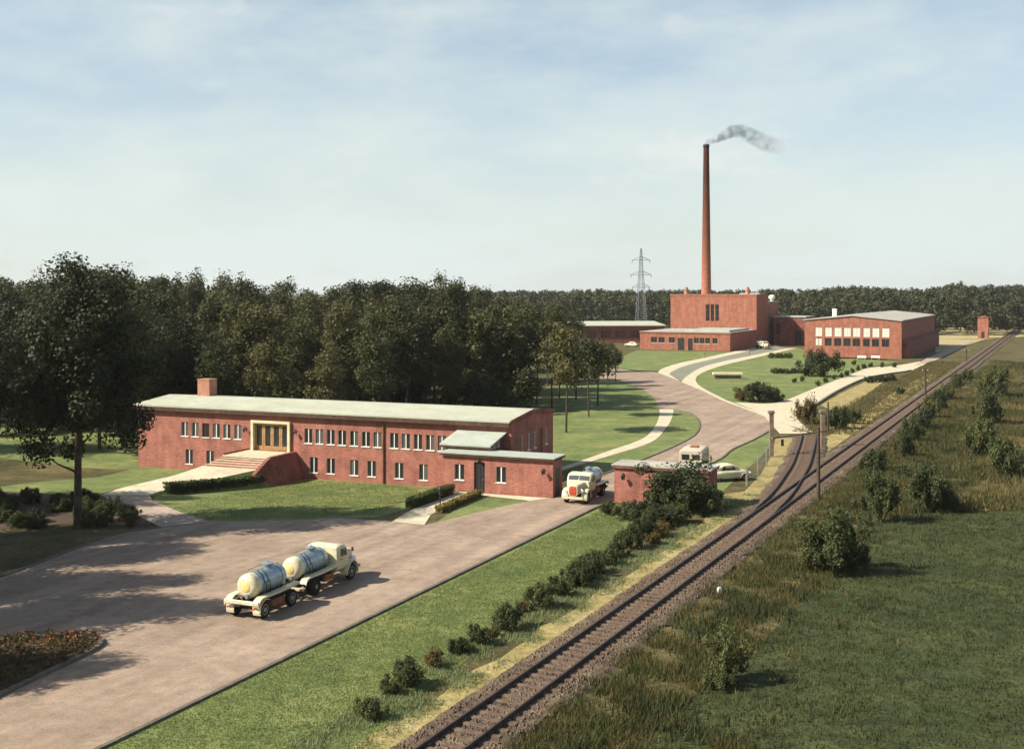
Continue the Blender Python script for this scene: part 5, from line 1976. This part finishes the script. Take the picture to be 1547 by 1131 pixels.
# distant forest belt: one mass
def far_forest():
    g = np.random.default_rng(3)
    C, Rd = [], []
    sil2 = [(560, 437), (860, 438), (900, 436), (960, 438), (1010, 437), (1100, 437), (1200, 436), (1260, 433), (1295, 430), (1340, 434), (1400, 435), (1430, 430), (1452, 424), (1475, 433), (1497, 430), (1700, 432)]
    ax = [a for a, b in sil2]
    ay = [b for a, b in sil2]
    for Y0, step in ((430, 9), (455, 8), (485, 8), (520, 8), (560, 8), (610, 9), (670, 10)):
        px = 540
        while px < 1720:
            Y = Y0 + g.uniform(-12, 12)
            if px < 1180:
                Y += 60
            X = (px - CX) / F * Y
            h_ = zat(np.interp(px, ax, ay) - 1, Y) - abs(g.normal(0, 1.9))
            if Y0 < 480:
                h_ -= g.uniform(0, 4)
            h_ = max(9, h_)
            for k in range(9):
                t_ = g.random()
                rr_ = 3.0 * math.sin(math.pi * (0.2 + 0.72 * t_))
                a = g.uniform(0, 6.28)
                C.append((X + rr_ * math.cos(a), Y + rr_ * math.sin(a), 2.0 + (h_ - 3.3) * t_))
                Rd.append(g.uniform(1.5, 2.3))
            C.append((X, Y, h_ - 1.6))
            Rd.append(1.5)
            px += step * g.uniform(0.7, 1.3)
    me_ = leaf_mesh('distant_forest', C, Rd, 44, 0.95, 'leaf_far', seed=9, zmin=0.0)
    o = obj('distant_forest', me_)
    o['kind'] = 'stuff'
    tag(o, 'long belt of distant dark forest along the horizon', 'forest')
far_forest()

# shrubs
SHP = {}
def shrub_proto(key, mat, seed, tall=1.0):
    c, rad = clumps(40, 0.80, 0.72, 0.08, 0.84 * tall, 0.24, seed, 0.35 if tall > 1.8 else 0.1)
    gj = random.Random(seed + 500)
    ax_, ay_ = gj.uniform(-0.3, 0.3), gj.uniform(-0.3, 0.3)
    c = [(x + ax_ * z + gj.gauss(0, 0.12), y + ay_ * z + gj.gauss(0, 0.12), max(0.05, z * gj.uniform(0.75, 1.22))) for x, y, z in c]
    rad = [q * gj.choice((0.5, 0.75, 1.0, 1.25)) for q in rad]
    lm = leaf_mesh('foliage', c, rad, 150, 0.075, mat, seed=seed, zmin=0.0)
    m_ = MB()
    g = random.Random(seed)
    for k in range(7):
        q = c[g.randrange(len(c))]
        m_.tube([(0.02 * k - 0.06, 0, -0.05), (q[0] * 0.5, q[1] * 0.5, q[2] * 0.55), q], [0.03, 0.02, 0.006], 5)
    sm2 = m_.mesh('stem')
    sm2.materials.append(MAT('bark'))
    SHP[key] = (lm, sm2)
for i in range(3):
    shrub_proto('dark%d' % i, 'leaf_shrub', 40 + i)
    shrub_proto('brown%d' % i, 'leaf_brown', 50 + i)
shrub_proto('tall0', 'leaf_shrub', 60, 1.9)
shrub_proto('tall1', 'leaf_shrub', 61, 1.7)
shrub_proto('gold0', 'leaf_gold', 65)

def shrub(key, px, pbase, wpx, hpx, label, group=None, name='shrub', xy=None):
    X, Y = G(px, pbase) if xy is None else xy
    sc_ = Y / F
    lm, sm2 = SHP[key]
    o = thing(name, label, 'shrub', (X, Y, hgt(X, Y)), random.uniform(0, 6.28), group)
    w_ = wpx * sc_ / 2.0 * (1.3 if key.startswith('tall') else 1.12)
    hk = 1.9 if key == 'tall0' else 1.7 if key == 'tall1' else 1.05
    o.scale = (w_, w_, hpx * sc_ / hk)
    obj('foliage', lm, o)
    obj('stem', sm2, o)
    return o

VG, VL = 'shrubs in a row along the railway verge', 'round dark shrub in the row between the drive lawn and the railway'
for i, (px, pb_, w_, h_) in enumerate(((612, 1036, 66, 46), (697, 986, 40, 28), (726, 972, 42, 36), (768, 951, 60, 42), (813, 917, 52, 44), (846, 899, 44, 36), (868, 886, 48, 40), (893, 868, 54, 38), (915, 853, 44, 30), (933, 842, 40, 28), (951, 829, 46, 40), (968, 812, 48, 36), (985, 800, 44, 34), (882, 876, 40, 30), (590, 1048, 40, 30), (560, 1085, 50, 36))):
    shrub('dark%d' % (i % 3), px, pb_, w_, h_, VL, VG)
for px, pb_, w_, h_ in ((655, 1008, 40, 30), (790, 925, 26, 20), (745, 962, 22, 18)):
    shrub('brown%d' % (px % 3), px, pb_, w_, h_, 'low brownish shrub in the row along the railway verge', 'brown shrubs along the railway verge')
shrub('tall1', 1038, 772, 108, 86, 'largest dark bush standing in front of the gatehouse wall')
shrub('dark1', 998, 776, 60, 52, 'dark bush left of the large gatehouse bush')
shrub('dark0', 1073, 776, 62, 48, 'dark bush against the gatehouse end below the car')
for i, (px, pb_, w_, h_) in enumerate(((918, 776, 34, 22), (942, 784, 42, 30), (968, 788, 48, 36), (996, 796, 44, 34), (1016, 790, 44, 36))):
    shrub('dark%d' % (i % 3), px, pb_, w_, h_, 'low spreading bush at the foot of the gatehouse bushes by the drive', 'low bushes before the gatehouse')
for px, pb_, w_, h_ in ((1024, 788, 40, 28), (1000, 810, 34, 24), (986, 822, 30, 20)):
    shrub('brown1', px, pb_, w_, h_, 'brownish low bush below the gatehouse bushes', 'brown bushes before the gatehouse')
shrub('tall1', 1257, 866, 92, 116, 'tall pointed dark bush at the meadow edge below the pole')
shrub('dark2', 1230, 860, 62, 60, 'dark bush at the left foot of the tall meadow bush')
shrub('dark0', 1285, 866, 52, 52, 'dark bush at the right foot of the tall meadow bush')
shrub('tall1', 1102, 1030, 62, 98, 'thin dark bush in the rough grass near the distance stone')
shrub('dark1', 1088, 1040, 56, 40, 'low dark bush at the foot of the thin bush near the distance stone')
shrub('tall1', 1330, 788, 50, 98, 'slim dark bush on the bank between track and meadow')
shrub('tall1', 1402, 772, 62, 92, 'dark bush at the far edge of the meadow')
shrub('dark0', 1425, 770, 50, 44, 'low dark bush beside the far meadow edge bush')
shrub('dark1', 1317, 712, 40, 40, 'small dark bush beside the track above the meadow')
shrub('dark2', 1300, 770, 34, 30, 'small low bush between the tall bush and the slim bush')
BG_, BL_ = 'bushes of the dark hedge line beside the track', 'dark bush of the hedge line climbing beside the track past the meadow'
for i, (px, pb_, w_, h_) in enumerate(((1366, 690, 34, 44), (1378, 668, 36, 44), (1392, 650, 34, 40), (1404, 632, 34, 38), (1418, 618, 30, 34), (1432, 604, 26, 30), (1446, 588, 24, 26), (1459, 576, 20, 22), (1482, 690, 50, 70), (1490, 640, 50, 60), (1500, 600, 44, 54), (1520, 720, 60, 70))):
    shrub('dark%d' % (i % 3), px, pb_, w_, h_, BL_, BG_)
shrub('dark0', 1237, 569, 62, 44, 'big round dark shrub on the garden lawn before the long hall')
shrub('dark1', 1147, 606, 62, 34, 'round dark bush at the path junction on the garden lawn')
shrub('brown0', 1122, 605, 36, 22, 'brownish bush beside the round bush at the path junction')
shrub('dark2', 1172, 606, 34, 18, 'low dark bush at the corner of the two pale paths')
shrub('brown1', 1218, 640, 40, 44, 'bush with a pointed top at the tip of the pale apron')
shrub('dark1', 1262, 648, 34, 40, 'bush behind the barrier gate post')
shrub('dark0', 1288, 640, 26, 24, 'small bush on the dry bank behind the barrier gate')
shrub('dark2', 1360, 596, 14, 14, 'tiny bush on the dry bank beside the track')
HG, HL = 'bushes of the low hedge on the garden lawn', 'low bush of the short hedge beside the big round garden shrub'
for i, px in enumerate((1170, 1180, 1190, 1200, 1210)):
    shrub('dark%d' % (i % 3), px, 564, 16, 9, HL, HG)
for i, px in enumerate((1166, 1175, 1184, 1192)):
    shrub('dark%d' % (i % 3), px, 541, 14, 9, 'small bush of the group beside the road to the boiler house', 'bushes beside the boiler house road')
for i, (px, pb_) in enumerate(((1313, 578), (1324, 577), (1335, 576), (1346, 575))):
    shrub('dark%d' % (i % 3), px, pb_, 18, 11, 'dark low bush beside the pale path below the hall', 'bushes below the hall path')
# young standard trees along the hall path
SG, SLb = 'young bushes lining the hall path', 'small young bush in the line along the pale path to the hall'
for i, (px, pb_) in enumerate(((1236, 583), (1248, 578), (1260, 573), (1271, 571), (1279, 567), (1288, 563), (1297, 560), (1306, 557), (1315, 555), (1333, 555), (1351, 555), (1200, 578), (1212, 576), (1273, 553), (1290, 551))):
    shrub('dark%d' % (i % 3), px, pb_, 8, 9, SLb, SG)

# hedges: box shaped foliage with solid stems inside
def hedge(name, label, line, width, height, mat, n, size, seed, zoff=0.0):
    g = np.random.default_rng(seed)
    P = [Vector(p) for p in line]
    seglen = [(b - a).length for a, b in zip(P[:-1], P[1:])]
    tot = sum(seglen)
    C = []
    for k in range(n):
        d = g.random() * tot
        i = 0
        while d > seglen[i] and i < len(seglen) - 1:
            d -= seglen[i]
            i += 1
        q = P[i].lerp(P[i + 1], min(1, d / seglen[i]))
        dr = (P[i + 1] - P[i]).normalized()
        q = q + Vector((dr.y, -dr.x)) * g.uniform(-width / 2, width / 2)
        C.append((q.x, q.y, gz(q.x, q.y) + zoff + height * g.random() ** 0.6))
    me_ = leaf_mesh(name, C, [0.1] * n, 5, size, mat, seed=seed)
    t_ = thing(name, label, 'hedge', (0, 0, 0))
    obj('foliage', me_, t_)
    m_ = MB()
    for k in range(0, n, max(1, n // 60)):
        m_.tube([(C[k][0], C[k][1], gz(C[k][0], C[k][1]) - 0.05), C[k]], [0.025, 0.008], 4)
    m_.build('stem', 'bark', t_)
    return t_
hedge('hedge', 'low dark clipped hedge along the lawn side of the gatehouse door path', [gl(8.25, -8.2), gl(8.15, -1.2)], 0.7, 0.75, 'leaf_shrub', 2600, 0.11, 5)
hedge('hedge', 'low golden flowering hedge along the drive side of the gatehouse door path', [gl(5.5, -9.0), gl(5.6, -1.4)], 0.6, 0.5, 'leaf_gold', 2200, 0.10, 6)
rr_line = [(r_ + (r_ - l_).normalized() * 0.5) for (l_, z1), (r_, z2) in zip(ramp_l, ramp_r)]
hedge('hedge', 'dark hedge bank below the right edge of the entrance path', [tuple(p) for p in rr_line[:4]], 1.1, 0.85, 'leaf_shrub', 3600, 0.12, 7, 0.1)
# shrub bed under the oak
bedpts = GL((0, 800), (60, 793), (130, 792), (190, 796), (236, 795), (200, 776), (170, 757), (120, 752), (60, 745), (0, 742))
sheet('planting_bed', bedpts, 0.02, 'soil')
r9 = random.Random(9)
for i in range(34):
    px = r9.uniform(-10, 225)
    lo_y = 750 + max(0, (px - 140)) * 0.42
    py = r9.uniform(lo_y + 6, 797)
    shrub('dark%d' % (i % 3), px, py, r9.uniform(26, 44), r9.uniform(16, 26), 'dark low shrub in the shaded bed beneath the oak', 'shrubs in the bed beneath the oak')
shrub('brown0', 198, 795, 22, 16, 'reddish low shrub at the edge of the bed beneath the oak')
# grassy bed left of the forecourt
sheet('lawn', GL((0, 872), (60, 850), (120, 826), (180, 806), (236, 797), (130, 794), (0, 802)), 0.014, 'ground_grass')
strip('kerb', smooth_line(GL((0, 872), (60, 850), (120, 826), (180, 806), (243, 797)), 4), 0.2, -0.05, 0.1, 'kerb')['kind'] = 'structure'

# flower bed in the lower left
fb_pts = smooth_line(GL((-40, 975), (40, 966), (100, 962), (140, 964), (153, 971), (140, 984), (60, 1023), (-40, 1070)), 4)
sheet('flower_bed', fb_pts, 0.1, 'soil')
strip('kerb', fb_pts, 0.22, -0.05, 0.16, 'kerb')['kind'] = 'structure'
def scatter_in(poly, n, seed):
    g = random.Random(seed)
    xs = [p[0] for p in poly]
    ys = [p[1] for p in poly]
    out = []
    k = len(poly)
    while len(out) < n:
        x, y = g.uniform(min(xs), max(xs)), g.uniform(min(ys), max(ys))
        ins = False
        j = k - 1
        for i in range(k):
            if (poly[i][1] > y) != (poly[j][1] > y) and x < (poly[j][0] - poly[i][0]) * (y - poly[i][1]) / (poly[j][1] - poly[i][1]) + poly[i][0]:
                ins = not ins
            j = i
        if ins:
            out.append((x, y))
    return out
def plants(name, label, cat, pts, hh_, rad, npl, size, mat, seed, zo=0.0):
    g = np.random.default_rng(seed)
    C = [(x, y, gz(x, y) + zo + hh_ * g.uniform(0.4, 1.0)) for x, y in pts]
    o = obj(name, leaf_mesh(name, C, [rad] * len(C), npl, size, mat, seed=seed, up=0.2))
    o['kind'] = 'stuff'
    return tag(o, label, cat)
plants('bed_greenery', 'green and brown leafy ground cover of the kerbed flower bed', 'flowers', scatter_in(fb_pts, 420, 4), 0.3, 0.16, 16, 0.10, 'leaf_brown', 3, 0.1)
plants('bed_flowers', 'red and orange flowers in the kerbed flower bed', 'flowers', scatter_in(fb_pts, 32, 5), 0.42, 0.1, 9, 0.09, 'flower_red', 4, 0.1)

# rough grass tufts: upright blades
def tufts(name, label, pts, hmin, hmax, mat, seed, blades=7, spread=0.16, wdt=0.035):
    g = np.random.default_rng(seed)
    n = len(pts)
    P = np.repeat(np.array([(x, y, gz(x, y)) for x, y in pts]), blades, axis=0)
    m_ = n * blades
    P[:, 0] += g.normal(0, spread, m_)
    P[:, 1] += g.normal(0, spread, m_)
    h_ = g.uniform(hmin, hmax, m_)
    a = g.uniform(0, 6.28, m_)
    dx, dy = np.cos(a) * wdt, np.sin(a) * wdt
    le = g.normal(0, 0.35, (m_, 2)) * h_[:, None]
    V = np.zeros((m_, 3, 3))
    V[:, 0] = P + np.stack([dx, dy, np.zeros(m_)], 1)
    V[:, 1] = P - np.stack([dx, dy, np.zeros(m_)], 1)
    V[:, 2] = P + np.stack([le[:, 0], le[:, 1], h_], 1)
    me_ = bpy.data.meshes.new(name)
    me_.from_pydata(V.reshape(-1, 3).tolist(), [], np.arange(m_ * 3).reshape(-1, 3).tolist())
    me_.materials.append(MAT(mat))
    o = obj(name, me_)
    o['kind'] = 'stuff'
    return tag(o, label, 'grass')
def track_pts(n, lo, hi, Y0, Y1, seed, power=1.4):
    """points at a signed offset from the track centre (positive = right)"""
    g = random.Random(seed)
    out = []
    for _ in range(n):
        Y = Y0 + (Y1 - Y0) * g.random() ** power
        o_ = g.uniform(lo, hi)
        c_ = Vector((rail_line(Y), Y)) + tn * (0.75 + o_)
        out.append((c_.x, c_.y))
    return out
def patchy(pts, seed, thr=0.0, sc_=0.18):
    """keep points where a smooth field is high, so growth comes in patches"""
    g = random.Random(seed)
    ph = [(g.uniform(0, 6.28), g.uniform(0.5, 1.6) * sc_, g.uniform(0.5, 1.6) * sc_) for _ in range(6)]
    return [p for p in pts if sum(math.sin(a + p[0] * fx * 6.28 + p[1] * fy * 6.28 * (1 if i % 2 else -1)) for i, (a, fx, fy) in enumerate(ph)) / 2.4 + g.gauss(0, 0.3) > thr]
def in_poly(p, poly):
    ins = False
    j = len(poly) - 1
    for i in range(len(poly)):
        if (poly[i][1] > p[1]) != (poly[j][1] > p[1]) and p[0] < (poly[j][0] - poly[i][0]) * (p[1] - poly[i][1]) / (poly[j][1] - poly[i][1]) + poly[i][0]:
            ins = not ins
        j = i
    return ins
mead = GL((1005, 1080), (1110, 1020), (1135, 985), (1190, 930), (1235, 890), (1262, 868), (1300, 830), (1320, 790), (1400, 776), (1497, 771), (1600, 768)) + [(70, 42), (40, 34), (12, 36)]
off_mead = lambda pts: [p for p in pts if not in_poly(p, mead) or random.random() < 0.06]
tufts('dry_grass', 'brown dry rough grass covering the bank right of the track', off_mead(patchy(track_pts(17000, 1.75, 10.5, 34, 190, 1), 1, -0.1)), 0.12, 0.42, 'weed_dry', 1, 7, 0.2, 0.03)
tufts('olive_grass', 'olive rough grass patches on the bank right of the track', off_mead(patchy(track_pts(15000, 1.9, 12.5, 34, 150, 11), 2, -0.1)), 0.15, 0.5, 'weed_olive', 12, 7, 0.22, 0.03)
tufts('dry_grass', 'dry yellow grass on the bank between siding and long hall path', track_pts(2500, -9, -2.4, 128, 260, 2, 1.0), 0.2, 0.5, 'weed_dry', 2)
tufts('verge_weeds', 'pale green weeds along the left foot of the ballast', patchy(track_pts(5200, -5.2, -2.5, 34, 90, 3), 3, -0.1), 0.06, 0.22, 'weed_green', 3, 8, 0.2, 0.03)
mead = GL((1005, 1080), (1110, 1020), (1135, 985), (1190, 930), (1235, 890), (1262, 868), (1300, 830), (1320, 790), (1400, 776), (1497, 771), (1600, 768)) + [(70, 42), (40, 34), (12, 36)]
tufts('meadow_grass', 'long dark green grass of the flat meadow', scatter_in(mead, 14000, 7), 0.06, 0.22, 'weed_meadow', 4, 6, 0.2, 0.03)
tufts('bank_weeds', 'taller dark weeds mixed into the bank above the meadow', off_mead(patchy(track_pts(4200, 3.5, 12.0, 36, 140, 5), 5, 0.4, 0.1)), 0.25, 0.7, 'leaf_shrub', 5, 8, 0.3)
far_bank = scatter_in(GL((1330, 778), (1600, 768), (1640, 640), (1600, 552), (1500, 545), (1420, 610), (1345, 690)), 11000, 21)
tufts('dry_grass', 'brown dry grass on the rough ground beyond the meadow', patchy(far_bank, 8, 0.0, 0.06), 0.2, 0.6, 'weed_dry', 14, 6, 0.3, 0.05)
tufts('olive_grass', 'olive weeds on the rough ground beyond the meadow', patchy(far_bank, 9, 0.15, 0.05), 0.25, 0.8, 'weed_olive', 15, 6, 0.3, 0.05)
near_lawn = GL((90, 1165), (240, 1090), (360, 1034), (620, 908), (905, 772), (945, 790), (930, 828), (880, 862), (820, 905), (760, 950), (700, 1000), (600, 1080), (520, 1165))
tufts('lawn_grass', 'short mown grass blades on the lawn between drive and railway', scatter_in(near_lawn, 20000, 41), 0.03, 0.09, 'lawn_blade', 22, 5, 0.14, 0.025)
front_lawn = [gl(10, -0.5), gl(10, 4.5), gl(26, 4.5), gl(26, -1.5)] + GL((262, 768), (317, 786), (430, 783), (520, 780), (560, 779))
tufts('lawn_grass', 'short mown grass blades on the lawn before the office', scatter_in(front_lawn, 7000, 42), 0.03, 0.10, 'lawn_blade', 23, 5, 0.2, 0.03)
vs_l = [Vector((rail_line(y), y)) + tn * (0.75 - 3.15 + 0.18 * math.sin(y * 0.9) + 0.1 * math.sin(y * 2.3)) for y in np.arange(30, 90, 1.5)]
vs_r = [Vector((rail_line(y), y)) + tn * (0.75 - 1.9) for y in np.arange(88.5, 29, -1.5)]
sheet('sandy_strip', [tuple(p) for p in vs_l + vs_r], 0.014, 'dry_verge')
# sandy verge beside the siding
sheet('dry_verge', GL((1092, 747), (1125, 742), (1150, 715), (1165, 690), (1172, 662), (1206, 660), (1201, 680), (1190, 702), (1165, 735), (1135, 762), (1085, 800), (1030, 830), (1000, 835), (1060, 790)), 0.013, 'dry_verge')
sheet('dry_verge', GL((1245, 662), (1236, 690), (1260, 676), (1320, 632), (1370, 600), (1420, 565), (1400, 566), (1350, 592), (1300, 630)), 0.011, 'dry_verge')

# ------------------------------------------------------------------ small things
# path lamp
lx, ly = G(665, 767)
pl_ = thing('path_lamp', 'short dark lantern post beside the gatehouse door path', 'lamp', (lx, ly, 0))
m = MB()
m.tube([(0, 0, -0.1), (0, 0, 0.95)], 0.05, 8)
m.build('post', 'black_iron', pl_)
m = MB()
m.lathe([(0.06, 0.95), (0.15, 1.0), (0.2, 1.4), (0.22, 1.43), (0.05, 1.6), (0.02, 1.66)], n=8)
m.build('lantern', 'black_iron', pl_)

def lamp_post(px, pb_, ptop, label):
    X, Y = G(px, pb_)
    h_ = zat(ptop, Y)
    t_ = thing('yard_lamp', label, 'lamp', (X, Y, 0), 0, 'yard lamps')
    m_ = MB()
    m_.tube([(0, 0, -0.1), (0, 0, h_ * 0.8)], 0.09, 8)
    m_.build('post', 'post_wood', t_)
    m_ = MB()
    m_.lathe([(0.12, h_ * 0.8), (0.3, h_ * 0.84), (0.34, h_ * 0.95), (0.1, h_)], n=8)
    m_.build('lantern', 'post_wood', t_)
lamp_post(1065, 541, 533, 'short lamp post on the lawn before the works front range')
lamp_post(1132, 537, 528, 'short lamp post at the edge of the boiler house road')
# long low concrete basin on the garden lawn
X, Y = G(1099, 572)
bs = thing('concrete_planter', 'long low white concrete planter on the garden lawn', 'planter', (X, Y, 0), R(-2))
m = MB()
m.box(-2.4, 2.4, -0.6, 0.6, -0.1, 0.72)
m.build('plinth', 'kerb', bs)
m = MB()
m.bevbox(-2.65, 2.65, -0.85, 0.85, 0.73, 1.15, 0.04)
m.build('rim_slab', 'cream_stone', bs)
# benches by the hall front
for px, lab in ((1301.5, 'white bench in front of the hall, the one further from the corner'), (1322.5, 'white bench in front of the hall, the one nearer the corner')):
    X, Y = G(px, 543.5)
    b_ = thing('garden_bench', lab, 'bench', (X, Y, 0), RZ_W, 'benches in front of the hall')
    m = MB()
    for sx in (-0.8, 0.8):
        m.box(sx - 0.06, sx + 0.06, -0.25, 0.25, -0.05, 0.44)
    m.build('leg', 'grey_concrete', b_)
    for k in range(3):
        m = MB()
        m.box(-1.0, 1.0, -0.27 + k * 0.18, -0.12 + k * 0.18, 0.443, 0.5)
        m.build('seat_slat', 'white_paint', b_)
    for k in range(2):
        m = MB()
        m.box(-1.0, 1.0, 0.27, 0.31, 0.6 + k * 0.2, 0.76 + k * 0.2)
        m.build('back_slat', 'white_paint', b_)
    m = MB()
    for sx in (-0.8, 0.8):
        m.box(sx - 0.04, sx + 0.04, 0.311, 0.36, 0.3, 0.98)
    m.build('back_post', 'grey_concrete', b_)

# ------------------------------------------------------------------ smoke
sp = [(-0.3, 0, -0.6, 0.8), (0.5, 0.1, 0.3, 0.9), (2.4, 0.5, 1.0, 1.1), (5, 1, 2.2, 1.5), (8.2, 1.5, 4.0, 2.0), (11.5, 2, 4.2, 2.4), (15, 2.5, 2.6, 2.6), (19, 3, 0.6, 2.8), (25, 3, -0.8, 3.0), (33, 3, -1.6, 2.4)]
m = MB()
m.tube([(a, b, c) for a, b, c, r_ in sp], [r_ for a, b, c, r_ in sp], 14)
smo = m.build('smoke_plume', 'white_paint', smooth=True, loc=(cXm, cY, cz + 0.3))
sm_m = bpy.data.materials.new('smoke')
sm_m.use_nodes = True
N, L = nodes(sm_m)
N.remove(N['Principled BSDF'])
pv = N.new('ShaderNodeVolumePrincipled')
pv.inputs['Color'].default_value = (0.09, 0.10, 0.115, 1)
t = N.new('ShaderNodeTexCoord')
ns = N.new('ShaderNodeTexNoise')
ns.inputs['Scale'].default_value = 0.42
ns.inputs['Detail'].default_value = 5
ns.inputs['Roughness'].default_value = 0.65
L.new(t.outputs['Object'], ns.inputs['Vector'])
r_ = ramp(N, [(0.40, (0, 0, 0)), (0.72, (1, 1, 1))])
L.new(ns.outputs['Fac'], r_.inputs['Fac'])
sx = N.new('ShaderNodeSeparateXYZ')
L.new(t.outputs['Object'], sx.inputs[0])
fr_ = N.new('ShaderNodeMapRange')
fr_.inputs['From Min'].default_value = 0
fr_.inputs['From Max'].default_value = 26
fr_.inputs['To Min'].default_value = 0.75
fr_.inputs['To Max'].default_value = 0.0
L.new(sx.outputs['X'], fr_.inputs['Value'])
mu = N.new('ShaderNodeMath')
mu.operation = 'MULTIPLY'
L.new(r_.outputs['Color'], mu.inputs[0])
L.new(fr_.outputs['Result'], mu.inputs[1])
L.new(mu.outputs[0], pv.inputs['Density'])
L.new(pv.outputs[0], N['Material Output'].inputs['Volume'])
smo.data.materials.clear()
smo.data.materials.append(sm_m)
smo['kind'] = 'stuff'
tag(smo, 'thin grey smoke plume drifting from the chimney top', 'smoke')

# ------------------------------------------------------------------ thin summer haze
hzb = MB().box(-5100, 5100, -260, 7100, -1.9, cz + 12).build('haze', 'white_paint')
hm = bpy.data.materials.new('haze')
hm.use_nodes = True
N, L = nodes(hm)
N.remove(N['Principled BSDF'])
pv = N.new('ShaderNodeVolumePrincipled')
pv.inputs['Color'].default_value = (0.97, 0.97, 0.95, 1)
pv.inputs['Density'].default_value = 0.00008
pv.inputs['Anisotropy'].default_value = 0.2
L.new(pv.outputs[0], N['Material Output'].inputs['Volume'])
hzb.data.materials.clear()
hzb.data.materials.append(hm)
hzb['kind'] = 'stuff'
tag(hzb, 'thin pale summer haze filling the air over the whole site', 'haze')
